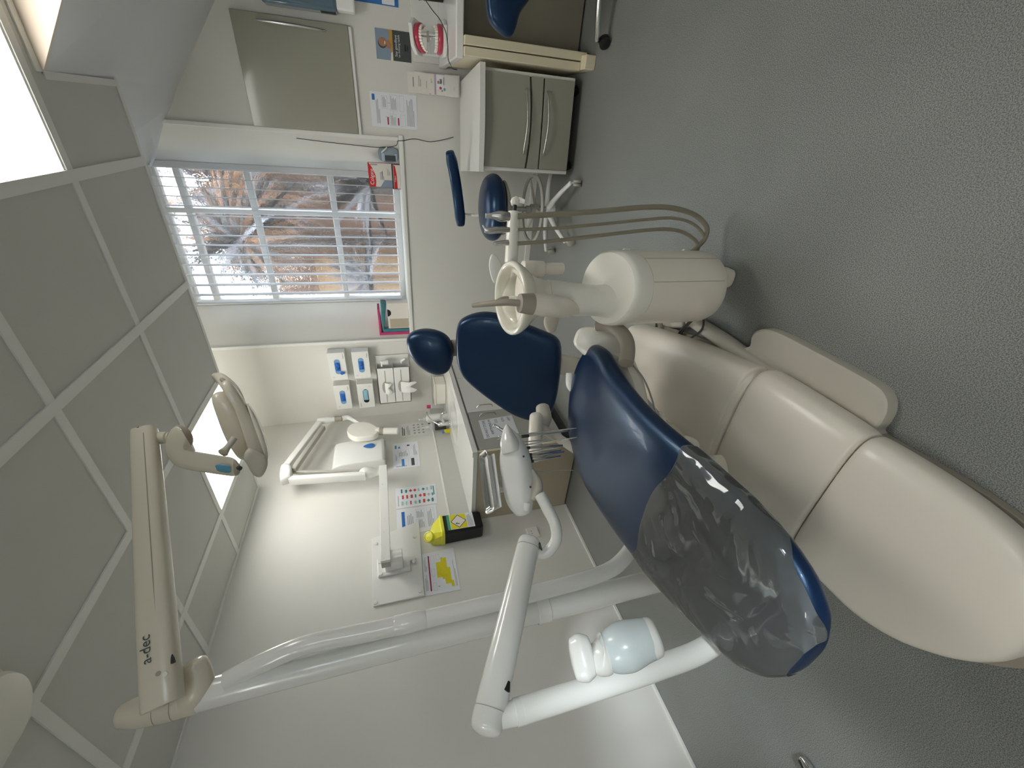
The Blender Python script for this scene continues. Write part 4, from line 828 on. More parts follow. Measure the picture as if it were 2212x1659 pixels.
# ---- paper towel dispenser on the left wall
D = thing('towel_dispenser', 'white paper towel dispenser with a blue droplet window behind the X-ray arm', 'dispenser', (XL, 2.75, 1.32))
b = MB(); y0, y1 = 2.60, 2.90
def rr(y0, y1, x, z): return [(x, y0, z)]
b.loft([[(XL+.001, y0, z0), (XL+.001, y1, z0), (XL+.11+bu, y1-.01, z0), (XL+.12+bu, (y0+y1)/2, z0), (XL+.11+bu, y0+.01, z0)] for z0, bu in ((1.32, -.02), (1.335, 0), (1.40, .004), (1.55, .004), (1.66, -.004), (1.705, -.016), (1.72, -.04))], 'white_plastic')
b.build('cover', D, bev=.010, seg=3)
b = MB(); b.pillow([Vector((XL+.1285, 2.776+.028*math.sin(a)*(1 if math.sin(a) > -2 else 1)*(1-.35*math.cos(a)), 1.44+.045*math.cos(a))) for a in [2*math.pi*k/24 for k in range(24)]], (1, 0, 0), .004, 'ink_blue'); b.build('droplet_window', D)
b = MB(); b.box((XL+.02, y0+.03, 1.312), (XL+.09, y1-.03, 1.322), 'grey_plastic'); b.build('outlet_slot', D)
# ---- sharps bin
Sb = thing('sharps_bin', 'black sharps bin with yellow lid mounted on the left wall above the counter end', 'sharps bin', (XL+.06, 1.89, .69))
b = MB(); x0_, x1_ = XL+.008, XL+.125
def bx4(x0, x1, y0, y1, z, c=.012): return [(x0, y0, z), (x1-c, y0, z), (x1, y0+c, z), (x1, y1-c, z), (x1-c, y1, z), (x0, y1, z)]
b.loft([bx4(x0_, x1_-.010, 1.808, 1.938, .690), bx4(x0_, x1_-.006, 1.801, 1.943, .705), bx4(x0_, x1_, 1.796, 1.950, .955)], 'sharps_black'); bd = b.build('bin_body', Sb, bev=.004)
def slab(y, z): return Vector((x1_-.0068+.0068*(z-.705)/.25+.0008, y, z))
b = sheet('x', None, None, [slab(1.812, .928), slab(1.938, .928), slab(1.934, .745), slab(1.812, .745)],
      [('r', 0, 0, 1, .1, 'ink_green'), ('r', .02, .12, .98, .72, 'ink_yellow'), ('p', [(.5, .12), (.95, .42), (.5, .72), (.05, .42)], 'ink_dark', .0002), ('p', [(.5, .155), (.895, .42), (.5, .685), (.105, .42)], 'paper_warm', .0004), ('r', .3, .35, .42, .39, 'ink_dark', .0006), ('o', .36, .33, .04, .03, 'ink_dark', .0006), ('o', .33, .42, .035, .03, 'ink_dark', .0006), ('g', .05, .76, .95, .96, 5, 'ink_grey')], build=False, th=.0006); b.build('warning_label', bd, smooth=False)
b = MB(); b.loft([bx4(x0_, x1_+.006, 1.79, 1.956, .953, .016), bx4(x0_, x1_+.006, 1.79, 1.956, .972, .016), bx4(x0_, x1_-.002, 1.795, 1.950, .976, .02), bx4(x0_, x1_-.02, 1.80, 1.93, 1.02, .03), bx4(x0_, x1_-.04, 1.81, 1.89, 1.045, .03)], 'sharps_yellow'); ld = b.build('lid', Sb, bev=.004)
b = MB(); cx_ = Vector((x1_-.055, 1.83, 1.055)); ax_ = Vector((.75, -.35, .55)).normalized()
b.lathe([(.036, -.03), (.036, .008), (.033, .014), (.028, .015), (.026, .011), (.006, .011), (.001, .012)], cx_, 'sharps_yellow', axis=ax_, n=36); b.build('lid_cap', ld)
b = MB(); b.box((XL+.001, 1.84, .72), (XL+.009, 1.92, 1.0), 'grey_plastic'); b.build('wall_bracket', Sb)
# ---- socket
Sk = MB(); Sk.box((XL+.0005, 1.715, .295), (XL+.012, 1.80, .375), 'white_plastic')
for dy in (-.01, .01): Sk.box((XL+.012, 1.757+dy-.002, .34), (XL+.0125, 1.757+dy+.002, .348), 'dark_grey')
tag(Sk.build('wall_socket', bev=.002), 'white wall socket low on the left wall behind the flex arm tip', 'socket')

# ================================================================== counter along the left wall
xf = -1.80
Ct = thing('worktop', 'white sink worktop along the left wall with a moulded upstand', 'worktop', (XL+.3, 2.6, .715))
b = MB(); b.box((XL+.002, 1.952, .715), (xf+.012, YB-.002, .745), 'worktop'); b.box((xf-.035, 1.952, .745), (xf+.012, YB-.002, .752), 'worktop'); b.build('slab', Ct, bev=.006, seg=3)
b = MB(); b.box((XL+.002, 1.975, .745), (XL+.016, YB-.002, .885), 'counter_grey'); b.box((XL+.016, YB-.018, .745), (xf, YB-.002, .86), 'counter_grey'); b.build('upstand', Ct)
b = MB(); b.box((XL+.002, 1.975, .885), (XL+.019, YB-.002, .90), 'trim_white'); b.build('upstand_trim', Ct, bev=.003)
# sink basin edge
b = MB(); sk = [Vector((-2.10+.20*math.copysign(abs(math.cos(a))**.6, math.cos(a)), 2.78+.26*math.copysign(abs(math.sin(a))**.6, math.sin(a)), 0)) for a in [2*math.pi*k/32 for k in range(32)]]
cS = Vector((-2.10, 2.78, 0))
b.loft([[cS+(p-cS)*s_+Vector((0, 0, z_)) for p in sk] for s_, z_ in ((1.04, .7455), (1.02, .749), (.98, .749), (.95, .7462), (.5, .7458), (.05, .7457))], 'worktop'); b.build('sink_rim', Ct)
Kb = thing('counter_cabinet', 'grey-fronted cabinet under the sink worktop with a tan end panel', 'cabinet', (XL+.3, 2.6, 0))
b = MB(); b.box((XL+.01, 1.975, .09), (xf-.02, YB-.005, .712), 'cab_grey'); b.build('carcass', Kb, smooth=False)
b = MB(); r_ = .05; P = [(XL+.003, 1.957, .714), (xf, 1.957, .714), (xf, 1.957, .012+r_)]+[(xf-r_+r_*math.cos(a), 1.957, .012+r_-r_*math.sin(a)) for a in [math.pi/2*k/5 for k in range(1, 6)]]+[(XL+.003, 1.957, .012)]
b.prism(P, (0, .018, 0), 'tan_board'); ep = b.build('end_panel', Kb, smooth=False)
b = MB(); b.box((xf-.001, 1.956, .07), (xf+.002, 1.976, .714), 'cream_edge'); b.build('edge_strip', ep)
b = MB(); b.lathe([(.001, 0), (.022, 0), (.022, .002), (.001, .002)], (-2.08, 1.9568, .49), 'dark_grey', axis=(0, -1, 0), n=20); b.box((-2.2, 1.952, .43), (-2.186, 1.9568, .62), 'trim_white'); b.build('panel_fittings', ep, smooth=False)
for y0_, y1_, m_ in ((1.98, 2.39, 'cab_grey'), (2.396, 2.87, 'trim_white'), (2.876, 3.355, 'trim_white')):
    b = MB(); b.box((xf-.018, y0_, .10), (xf+.002, y1_, .70), m_); dr = b.build('door', Kb, bev=.0015)
    b = MB(); yy = y1_-.05 if y0_ < 2 else y0_+.05; b.sweep([(xf+.002, yy, .50), (xf+.02, yy, .52), (xf+.02, yy, .60), (xf+.002, yy, .62)], .004, 'steel', n=10); b.build('handle', dr)
b = MB(); b.box((XL+.02, 1.99, .0), (xf-.06, YB-.01, .09), 'dark_grey'); b.build('plinth', Kb)
def XF(px, py): p = PX(px, py, xf+.0035); return p
sheet('storage_notice', 'curling white laminated notice lettered DO NOT STORE on the grey cabinet door', 'notice', [XF(1046, 949), XF(1033.5, 909), XF(1105, 897), XF(1121, 936)],
      [('t', 'DO NOT STORE', .5, .16, .027, 'ink_dark', 'CENTER', .95), ('t', 'ANYTHING IN', .56, .32, .027, 'ink_dark', 'CENTER', .95), ('t', 'CO', .82, .52, .027, 'ink_dark'), ('t', 'ION', .84, .72, .027, 'ink_dark'), ('t', 'ARY', .84, .90, .027, 'ink_dark')], base='paper')
# ---- things on the worktop
Tp = thing('mixer_tap', 'chrome lever mixer tap at the back corner of the sink worktop', 'tap', (-2.30, 2.93, .745))
b = MB(); b.lathe([(.001, 0), (.026, 0), (.026, .006), (.019, .012), (.018, .07), (.021, .075), (.021, .10), (.012, .112), (.001, .114)], (-2.30, 2.93, .745), 'chrome', n=28); b.build('tap_body', Tp)
b = MB(); b.sweep([(-2.29, 2.93, .80), (-2.22, 2.91, .83), (-2.16, 2.89, .825), (-2.14, 2.885, .80)], [.013, .011, .010, .011], 'chrome', n=18); b.build('spout', Tp)
b = MB(); b.sweep([(-2.30, 2.94, .855), (-2.29, 2.985, .90), (-2.285, 3.06, .93), (-2.285, 3.11, .935)], [.007, .005, .005, .007], 'chrome', n=12, dome=.5); b.build('lever', Tp)
def bottle(name, label, x, y, prof, m, cap, capm, pump=False, group=None, lab=None):
    o = thing(name, label, 'bottle', (x, y, .745)); b = MB(); b.lathe(prof, (x, y, .745), m, n=28); b.build('bottle_body', o)
    h = prof[-1][1]; b = MB(); b.lathe(cap, (x, y, .745+h), capm, n=20)
    if pump: b.sweep([(x, y, .745+h+cap[-1][1]), (x, y, .745+h+cap[-1][1]+.03), (x+.015, y-.02, .745+h+cap[-1][1]+.034), (x+.03, y-.04, .745+h+cap[-1][1]+.026)], .005, capm, n=10, smooth=3)
    b.build('pump' if pump else 'cap', o)
    if lab: b = MB(); b.lathe([(prof[2][0]+.0006, lab[0]), (prof[2][0]+.0012, lab[0]+.002), (prof[2][0]+.0012, lab[1]), (prof[2][0]+.0006, lab[1])], (x, y, .745), lab[2], n=28, cap=False); b.build('bottle_label', o)
    return o
bottle('pump_bottle', 'clear pump bottle with a black label standing behind the tap', -2.39, 3.03, [(.001, 0), (.033, 0), (.036, .01), (.036, .15), (.028, .175), (.012, .185)], 'clear_acrylic', [(.014, 0), (.014, .02), (.005, .03)], 'white_plastic', True, lab=(.03, .13, 'dark_grey'))
bottle('soap_bottle', 'tall white lotion bottle next to the black-labelled pump bottle', -2.375, 3.13, [(.001, 0), (.038, 0), (.041, .01), (.041, .17), (.036, .19), (.014, .2)], 'white_plastic', [(.016, 0), (.016, .02), (.006, .028)], 'white_plastic', True)
bottle('pink_cap_bottle', 'frosted bottle with a magenta cap behind the tap, nearest the glove boxes', -2.33, 3.26, [(.001, 0), (.026, 0), (.029, .008), (.029, .12), (.02, .135), (.013, .14)], 'clear_acrylic', [(.017, 0), (.017, .035), (.001, .036)], 'pink')
bx_ = MB(); bx_.box((-2.26, 3.18, .746), (-2.04, 3.33, .845), 'cream_light'); bb_ = bx_.build('storage_tub', bev=.008, seg=3)
tag(bb_, 'cream plastic tub on the worktop against the back wall under the tissue holder', 'box')
b = MB(); b.box((-2.264, 3.176, .838), (-2.036, 3.334, .852), 'ivory'); b.build('tub_lid', bb_, bev=.004)
b = MB(); b.box((-2.41, 2.93, .746), (-2.38, 2.955, .80), 'ink_yellow'); b.box((-2.405, 2.925, .80), (-2.385, 2.95, .82), 'label_blue'); tag(b.build('sponge', bev=.004), 'small yellow and blue sponge at the foot of the tap', 'sponge')

# ================================================================== glove boxes and tissue holder on the back wall
G = 'glove boxes in holders on the back wall'
def glovebox(x0, x1, z0, z1, label, mask=False, ruck=1.0, seed=1):
    o = thing('glove_box', label, 'glove box', ((x0+x1)/2, YB, z0), G); rnd = random.Random(seed)
    b = MB(); b.box((x0, 3.285, z0), (x1, YB-.004, z1), 'white_plastic'); b.build('box', o, bev=.002)
    cx, cz = (x0+x1)/2, (z0+z1)/2; hw, hh = .072, .0235
    pil = lambda s_, n=28: [Vector((cx+(hw-hh)*(1 if math.cos(a) > 0 else -1)*s_+hh*s_*math.cos(a), 3.2845, cz+hh*s_*math.sin(a))) for a in [2*math.pi*k/n for k in range(n)]]
    b = MB(); b.prism(pil(1), (0, -.0006, 0), 'glove_pale' if not mask else 'black'); b.build('opening', o, smooth=False)
    b = MB(); vs = []; fs = []; nx, nz = 16, 7
    lo, hi = ((-.6, .62) if not mask else (-.95, .62))
    for i in range(nx):
        for j in range(nz):
            u = i/(nx-1); v = j/(nz-1)*2-1
            ed = min(u, 1-u)*4; ed = min(1, ed)*(1-abs(v)**3)
            vs.append(Vector((cx+(hw*.95)*(lo+(hi-lo)*u)*-1 if not mask else cx-(hw*.95)*(lo+(hi-lo)*u), 3.284-ed*(rnd.uniform(.004, .020)*ruck if not mask else .005), cz+hh*.85*v*(1-.0*u))))
    for i in range(nx-1):
        for j in range(nz-1): a = i*nz+j; fs.append((a, a+nz, a+nz+1, a+1))
    b.add(vs, fs, 'mask_aqua' if mask else 'glove_blue'); b.build('mask' if mask else 'glove', o, sub=1, solid=.0008)
    if ruck > 1.2: b = MB(); b.pillow([Vector((cx-.055+.014*math.cos(a)*(1+.3*math.sin(3*a)), 3.268, z0+.035+.02*math.sin(a))) for a in [2*math.pi*k/14 for k in range(14)]], (0, -1, .1), .012, 'glove_blue'); b.build('glove', o)
    b = MB(); b.text('Unigloves'[:8], (x1-.035 if not mask else x0+.035, 3.2845, z0+.012 if not mask else z1-.02), (1, 0, 0), Z, .013, 'ink_dark', lift=.0006); b.lathe([(.006, 0), (.007, .0006), (.006, .0012)], (x0+.03 if not mask else x1-.03, 3.285, z1-.025 if not mask else z0+.03), 'ink_grey', axis=(0, -1, 0), n=14, cap=False); b.build('print', o, smooth=False)
    if not mask and x1 > -1.8: b = MB(); b.box((x1, 3.286, z0+.003), (x1+.0006, YB-.006, z1-.003), 'paper'); b.build('end_flap', o)
glovebox(-1.976, -1.712, 1.580, 1.716, 'glove box with blue gloves hanging out, top right of the four', ruck=1.6, seed=3)
glovebox(-1.974, -1.714, 1.390, 1.526, 'glove box with crumpled dark blue gloves, lower right of the four', ruck=1.2, seed=5)
glovebox(-2.284, -2.031, 1.581, 1.712, 'glove box with flat mid-blue gloves, top left of the four', ruck=.6, seed=9)
glovebox(-2.292, -2.035, 1.385, 1.521, 'box of pale aqua masks, lower left beside the glove boxes', mask=True, seed=2)
Th = thing('tissue_holder', 'large white holder with two slotted openings below the glove boxes', 'dispenser', (-2.06, YB, 1.058))
b = MB(); b.box((-2.25, 3.262, 1.058), (-1.88, 3.268, 1.340), 'white_plastic'); b.box((-2.25, 3.262, 1.058), (-1.88, YB-.003, 1.064), 'white_plastic'); b.box((-2.25, 3.262, 1.058), (-2.244, YB-.003, 1.340), 'white_plastic'); b.box((-2.25, 3.262, 1.196), (-1.88, YB-.003, 1.201), 'white_plastic'); b.box((-2.25, 3.355, 1.058), (-1.80, YB-.003, 1.34), 'white_plastic'); b.box((-2.25, 3.262, 1.334), (-1.88, YB-.003, 1.340), 'white_plastic')
b.build('case', Th, smooth=False)
for zc, up_ in ((1.272, 1), (1.135, 1)):
    b = MB(); P = [(-2.235, zc-.004), (-1.90, zc-.004), (-1.90, zc+.004), (-2.01, zc+.005)]+[(-2.075+.062*math.cos(a), zc+.005+.028*math.sin(a)) for a in [math.pi*k/10 for k in range(1, 10)]]+[(-2.14, zc+.005), (-2.235, zc+.004)]
    b.poly([Vector((x, 3.2612, z)) for x, z in P], 'grey_plastic'); b.build('slot', Th, smooth=False)
for k, (zc, hang) in enumerate(((1.262, .05), (1.125, .115))):
    rnd = random.Random(20+k); b = MB(); vs = []; fs = []; nx, nz = 13, 6
    for i in range(nx):
        for j in range(nz):
            u = i/(nx-1); v = j/(nz-1); vs.append(Vector((-2.135+.115*u, 3.258-.022*math.sin(v*2.6)-.010*rnd.random(), zc+.02-v*hang*(1+.25*math.sin(u*9)))))
    for i in range(nx-1):
        for j in range(nz-1): a = i*nz+j; fs.append((a, a+nz, a+nz+1, a+1))
    b.add(vs, fs, 'tissue'); b.build('tissue', Th, sub=1, solid=.001)
b = MB(); b.lathe([(.001, 0), (.022, 0), (.024, .004), (.019, .055), (.001, .056)], (-1.84, 3.30, 1.235), 'tissue', n=18); b.pillow([Vector((-1.85+.03*math.cos(a), 3.30, 1.29+.012*math.sin(a)*(1+.4*math.cos(2*a)))) for a in [2*math.pi*k/12 for k in range(12)]], (0, -1, 0), .03, 'tissue'); b.build('cup_roll', Th)
b = MB(); b.sweep([(-1.87, 3.33, 1.12), (-1.84, 3.31, 1.12), (-1.82, 3.31, 1.09)], .012, 'white_plastic', n=12); b.build('side_clip', Th)

# ================================================================== window sill things
def PS(px, py, y=3.45): return PY(px, py, y)
Cg = thing('toothpaste_carton', 'tall white carton with a red curved band on the right end of the sill', 'box', (-.37, 3.47, WZ))
b = MB(); fx0, fx1, fz0, fz1, fy = -.450, -.297, WZ+.001, 1.250, 3.418
b.box((fx0, fy, fz0), (fx1, fy+.045, fz1), 'paper_warm'); bxx = b.build('carton', Cg, smooth=False)
b = sheet('x', None, None, [(fx0, fy-.0005, fz1), (fx1, fy-.0005, fz1), (fx1, fy-.0005, fz0), (fx0, fy-.0005, fz0)],
      [('p', [(0, 0), (1, 0), (1, .03), (.8, .13), (.5, .215), (.2, .225), (0, .2)], 'label_red'), ('t', 'Colgate', .42, .155, .036, 'paper', 'CENTER', .92), ('g', .3, .36, .7, .5, 4, 'ink_grey'), ('r', .35, .42, .65, .45, 'ink_lilac'), ('p', [(0, .35), (.3, .5), (.3, .75), (0, .8)], 'sky_print'), ('g', .5, .6, .8, .7, 3, 'ink_grey'), ('f', .05, .66, .2, .76, .001, 'ink_grey'), ('r', .9, .08, .97, .3, 'ink_grey')], base='paper_warm', build=False, th=.0004); b.build('carton_print', bxx, smooth=False)
b = MB(); b.box((fx1, fy+.003, fz0), (fx1+.0006, fy+.042, fz1-.002), 'label_red'); b.build('carton_side', bxx)
Ct2 = thing('toothpaste_carton', 'small red-banded carton in a dark tray in front of the tall red and white carton', 'box', (-.37, 3.43, WZ))
b = MB(); b.box((-.456, 3.382, WZ+.001), (-.297, 3.416, 1.09), 'ink_dark'); b.build('tray', Ct2, smooth=False)
b = MB(); b.box((-.452, 3.375, WZ+.001), (-.299, 3.381, 1.08), 'paper_warm'); b2_ = b.build('carton', Ct2, smooth=False)
b = sheet('x', None, None, [(-.452, 3.3745, 1.08), (-.299, 3.3745, 1.08), (-.299, 3.3745, WZ+.002), (-.452, 3.3745, WZ+.002)], [('p', [(0, .04), (1, .04), (.95, .3), (.6, .48), (0, .52)], 'label_red'), ('t', 'Colgate', .42, .32, .013, 'paper')], base='paper_warm', build=False, th=.0004); b.build('carton_print', b2_, smooth=False)
Bt = thing('rinse_bottle', 'squat grey-blue bottle with a barcode label beside the red and white cartons', 'bottle', (-.235, 3.46, WZ))
b = MB(); b.loft([rb(3.50, -.275, -.205, WZ+.001, 1.165, e=3), rb(3.49, -.285, -.195, WZ+.001, 1.172, e=3), rb(3.44, -.29, -.19, WZ+.001, 1.172, e=3), rb(3.43, -.285, -.195, WZ+.004, 1.166, e=3)], 'bottle_grey'); bo_ = b.build('bottle_body', Bt, ang=60)
b = sheet('x', None, None, [(-.284, 3.4285, 1.15), (-.235, 3.4285, 1.15), (-.235, 3.4285, 1.045), (-.284, 3.4285, 1.045)], [('r', .02, .02, .98, .98, 'bottle_pale'), ('r', .05, .2, .8, .9, 'ink_dark', .0001)]+[('r', .82, .2+.06*k, .97, .23+.06*k, 'ink_dark', .0001) for k in range(11)], base='bottle_pale', build=False, th=.0006); b.build('bottle_label', bo_, smooth=False)
b = MB(); b.sweep([(-.23, 3.42, 1.15), (-.195, 3.41, 1.11)], [(.006, .004)]*2, 'white_plastic', n=10, e=4, smooth=0); b.build('pour_tab', Bt)
# left end of the sill: tissue carton, teal pack, pink folder
b = MB(); b.box((-1.665+.04, 3.40, WZ+.001), (-1.64+.04, 3.52, 1.285), 'pink'); b.box((-1.62, 3.405, 1.268), (-1.38, 3.52, 1.285), 'pink'); b.box((-1.615, 3.41, WZ+.001), (-1.604, 3.515, 1.27), 'ink_dark')
tag(b.build('pink_box_file', bev=.002), 'pink and black box file on the left end of the window sill', 'file')
b = MB(); b.box((-1.603, 3.405, WZ+.001), (-1.572, 3.51, 1.25), 'teal_pack'); b.prism([(-1.603, 3.405, 1.25), (-1.34, 3.405, 1.208), (-1.33, 3.405, 1.255), (-1.5, 3.405, 1.262)], (0, .09, 0), 'teal_pack'); tag(b.build('teal_pack', bev=.006), 'shiny teal plastic pack wrapped round the white carton on the sill', 'pack')
Tc = thing('glove_carton', 'plain white carton with a thumb hole on the left end of the window sill', 'box', (-1.45, 3.45, WZ))
b = MB(); b.box((-1.568, 3.41, WZ+.001), (-1.34, 3.50, 1.205), 'paper_warm'); cb_ = b.build('carton', Tc, smooth=False)
b = MB(); b.poly([Vector((-1.425+.032*math.cos(a), 3.4092, 1.205-.030*math.sin(a))) for a in [math.pi*k/12 for k in range(13)]], 'black'); b.build('thumb_hole', cb_, smooth=False)
b = MB(); b.box((-1.562, 3.4085, WZ+.004), (-1.48, 3.4095, 1.19), 'tan_board'); b.build('side_panel', cb_, smooth=False)
# black cable from the reveal, over the sill and down the wall
b = MB(); b.sweep([(-.180, 3.41, 1.68), (-.190, 3.42, 1.5), (-.198, 3.43, 1.3), (-.200, 3.42, 1.16), (-.185, 3.41, 1.06), (-.165, 3.39, 1.038), (-.15, 3.358, 1.037), (-.145, 3.352, 1.0), (-.13, 3.36, .92), (-.14, 3.362, .82), (-.12, 3.36, .72), (-.10, 3.355, .655)], .0022, 'black', n=8, smooth=8)
tag(b.build('black_cable'), 'thin black cable running down over the right end of the window sill', 'cable')

# ================================================================== right end of the back wall
Cb = thing('wall_cupboard', 'glossy grey-green wall cupboard door with a curved handle right of the window', 'cupboard', (.15, YB, 1.285))
b = MB(); b.box((-.126, 3.345, 1.286), (.425, YB-.001, 1.902), 'cupboard_grey'); b.build('door', Cb, bev=.002)
b = MB(); b.box((-.128, 3.35, 1.268), (.42, YB-.001, 1.284), 'trim_white'); b.build('underside_trim', Cb)
P0, P1 = PY(552, 42, 3.34), PY(705, 67, 3.34)
b = MB(); b.sweep([P0+Vector((0, .004, 0)), P0.lerp(P1, .12)+Vector((0, -.012, 0)), P0.lerp(P1, .5)+Vector((-.0, -.024, 0)), P0.lerp(P1, .88)+Vector((0, -.012, 0)), P1+Vector((0, .004, 0))], [(.004, .003), (.006, .004), (.007, .004), (.006, .004), (.004, .003)], 'steel', n=14); b.build('handle', Cb)
sheet('smile_poster', 'poster of a laughing person in yellow above a black text panel', 'poster', onback(.287, .922, .437, 1.133),
      [('r', 0, 0, 1, .47, 'sky_print'), ('r', 0, .47, 1, 1, 'ink_dark'), ('p', [(.0, .46), (.22, .44), (.42, .40), (.58, .38), (.8, .40), (1, .37), (1, .48), (0, .48)], 'ochre_print', .0001), ('p', [(.42, .28), (.6, .27), (.68, .38), (.52, .45), (.38, .42)], 'skin_print', .0002),
       ('o', .54, .19, .17, .125, 'ink_dark', .0002), ('o', .58, .2, .15, .12, 'skin_print', .0004), ('p', [(.5, .24), (.62, .25), (.6, .275), (.52, .27)], 'paper', .0007), ('p', [(0, .40), (.25, .42), (.3, .47), (0, .47)], 'paper_warm', .0002),
       ('t', 'Say goodbye', .5, .60, .021, 'paper'), ('t', 'to missing teeth', .5, .68, .018, 'paper', 'CENTER', .95), ('r', .25, .74, .7, .748, 'ink_grey'), ('g', .36, .82, .64, .93, 4, 'ink_grey')])
sheet('pathway_notice', 'laminated flowchart notice with a blue square and two crimson bars above the drawer unit', 'notice', onback(-.075, .90, .118, 1.195),
      [('r', .76, .04, .93, .10, 'ink_blue'), ('g', .1, .12, .92, .2, 3, 'ink_grey'), ('f', .55, .24, .9, .36, .001, 'ink_grey'), ('g', .58, .26, .88, .34, 4, 'ink_grey'), ('r', .08, .34, .3, .37, 'ink_crimson'), ('r', .08, .57, .3, .60, 'ink_crimson'), ('f', .5, .42, .95, .58, .001, 'ink_grey'), ('g', .53, .44, .93, .56, 5, 'ink_grey'),
       ('f', .06, .4, .4, .54, .001, 'ink_grey'), ('g', .08, .42, .38, .53, 4, 'ink_grey'), ('f', .06, .63, .4, .74, .001, 'ink_grey'), ('f', .5, .62, .95, .72, .001, 'ink_grey'), ('g', .08, .78, .92, .95, 6, 'ink_grey'), ('r', .3, .3, .31, .4, 'ink_grey'), ('r', .42, .48, .5, .485, 'ink_grey'), ('r', .7, .36, .71, .42, 'ink_grey')])
Pt = thing('towel_dispenser', 'smoky blue towel dispenser at the top edge of the photo beside the cupboard', 'dispenser', (.6, YB, 1.32))
b = MB(); b.box((.462, 3.24, 1.33), (.74, YB-.001, 1.72), 'dispenser_blue'); b.build('cover', Pt, bev=.02, seg=3)
b = MB(); b.box((.475, 3.25, 1.235), (.70, 3.34, 1.335), 'tissue'); b.build('towel_end', Pt, bev=.01)
b = MB(); b.box((.459, 3.265, 1.34), (.463, 3.31, 1.42), 'black'); b.build('side_window', Pt)
sheet('blue_poster', 'blue poster at the top edge of the photo above the pen pot', 'poster', onback(.545, .985, .80, 1.262), [('r', 0, 0, 1, 1, 'ink_blue'), ('r', .02, .66, .28, .92, 'paper', .0001)], base='paper')
# desk with upstand and kneehole panels
Dk = thing('desk', 'white-topped desk with cream side panels at the top of the photo', 'desk', (.8, 3.0, 0))
b = MB(); b.box((.275, 2.68, .71), (1.28, YB-.002, .75), 'worktop'); b.build('desk_top', Dk, bev=.006, seg=3)
b = MB(); b.box((.295, YB-.02, .75), (1.28, YB-.002, .915), 'worktop'); b.build('upstand', Dk, bev=.002)
b = MB(); b.box((.285, 2.66, .06), (.325, 3.3, .71), 'cream_edge'); b.box((.33, 2.66, .03), (.37, 3.3, .71), 'cream_edge'); b.box((.29, 2.60, .0), (.355, 3.3, .06), 'cream_edge'); b.build('side_panel', Dk, bev=.004)
b = MB(); b.box((.37, 2.84, .012), (1.28, 2.86, .71), 'kneehole_panel'); b.build('kneehole_panel', Dk, smooth=False)
# pen pot
Pp = thing('pen_pot', 'black mesh pen pot full of pens on the desk at the top edge', 'pen pot', (.60, 3.14, .75))
b = MB(); b.lathe([(.001, .001), (.040, .001), (.044, .11), (.042, .11), (.038, .004), (.001, .004)], (.60, 3.14, .75), 'black', n=24); b.build('pot', Pp)
for k in range(9):
    a = k*2.4; m_ = ['black', 'ink_yellow', 'dark_grey', 'white_plastic', 'black'][k % 5]
    b = MB(); b.sweep([(.60+.02*math.cos(a), 3.14+.02*math.sin(a), .76), (.60+.045*math.cos(a), 3.14+.04*math.sin(a), .875+.012*(k % 3))], .0045, m_, n=8, dome=.5, smooth=0); tag(b.build('pen'), 'one of the %s pens bunched in the black mesh pot' % {'black': 'black', 'ink_yellow': 'yellow', 'dark_grey': 'dark grey', 'white_plastic': 'white'}[m_], 'pen', '%s pens in the mesh pot' % {'black': 'black', 'ink_yellow': 'yellow', 'dark_grey': 'dark grey', 'white_plastic': 'white'}[m_])
# demonstration teeth
Tm = thing('dental_model', 'open jaw model with pink gums and white teeth on the desk', 'dental model', (.40, 3.05, .75))
def jaw(c, ax, upv, K=1.55):
    """u = direction of the biting face, rt = across, fw = towards the viewer"""
    c = Vector(c); u = Vector(upv).normalized(); rt = Vector(ax).normalized(); fw = rt.cross(u).normalized()
    if fw.y > 0: fw = -fw
    def arc(r1, r2, h, n=19): return [c+rt*K*r1*math.cos(a)+fw*K*(r2*math.sin(a)*1.1-.02)+u*K*h for a in [math.pi*(-.05+1.10*k/(n-1)) for k in range(n)]]
    b = MB(); pl = [c+(rt*x+fw*y)*K for x, y in ((-.052, -.035), (.052, -.035), (.054, .008), (.032, .036), (-.032, .036), (-.054, .008))]
    b.prism(pl, u*.013*K, 'white_plastic'); b.build('model_base', Tm, bev=.003)
    b = MB(); b.sweep(arc(.036, .04, .022), [(.0095*K, .011*K)]*19, 'gum', up=u, n=12, smooth=0, dome=.5); b.poly(arc(.034, .038, .015), 'gum'); b.build('gums', Tm)
    for k in range(14):
        a = math.pi*(.0+1.0*k/13); p = c+rt*K*.037*math.cos(a)+fw*K*(.0415*math.sin(a)*1.08-.02)+u*K*.035
        t1 = (rt*-math.sin(a)+fw*math.cos(a)); t2 = (rt*math.cos(a)+fw*math.sin(a))
        b = MB(); b.pillow([p+(t1*.0046*math.cos(t)+t2*.0036*math.sin(t))*K for t in [2*math.pi*q/10 for q in range(10)]], u, .013*K, 'teeth'); b.build('tooth', Tm)
jaw((.385, 3.02, .752), (1, .1, 0), (0, .0, 1)); jaw((.385, 3.085, .925), (1, .1, .08), (0, -.5, -.86))
b = MB(); b.sweep([(.40, 3.10, .77), (.40, 3.13, .84), (.40, 3.13, .91)], .004, 'steel', n=10); b.sweep([(.375, 3.13, .84), (.425, 3.13, .84)], .007, 'white_plastic', n=12, smooth=0); b.build('hinge', Tm)
b = MB(); b.sweep([(.56, 3.10, .86), (.50, 3.0, .83), (.45, 2.91, .80), (.40, 2.90, .77), (.36, 2.90, .762), (.33, 2.90, .758), (.285, 2.90, .757), (.262, 2.92, .74), (.262, 3.1, .70), (.268, 3.2, .66), (.275, 3.30, .645)], .0022, 'black', n=8, smooth=6); tag(b.build('black_cable'), 'thin black wire trailing from the pen pot over the desk end', 'cable')
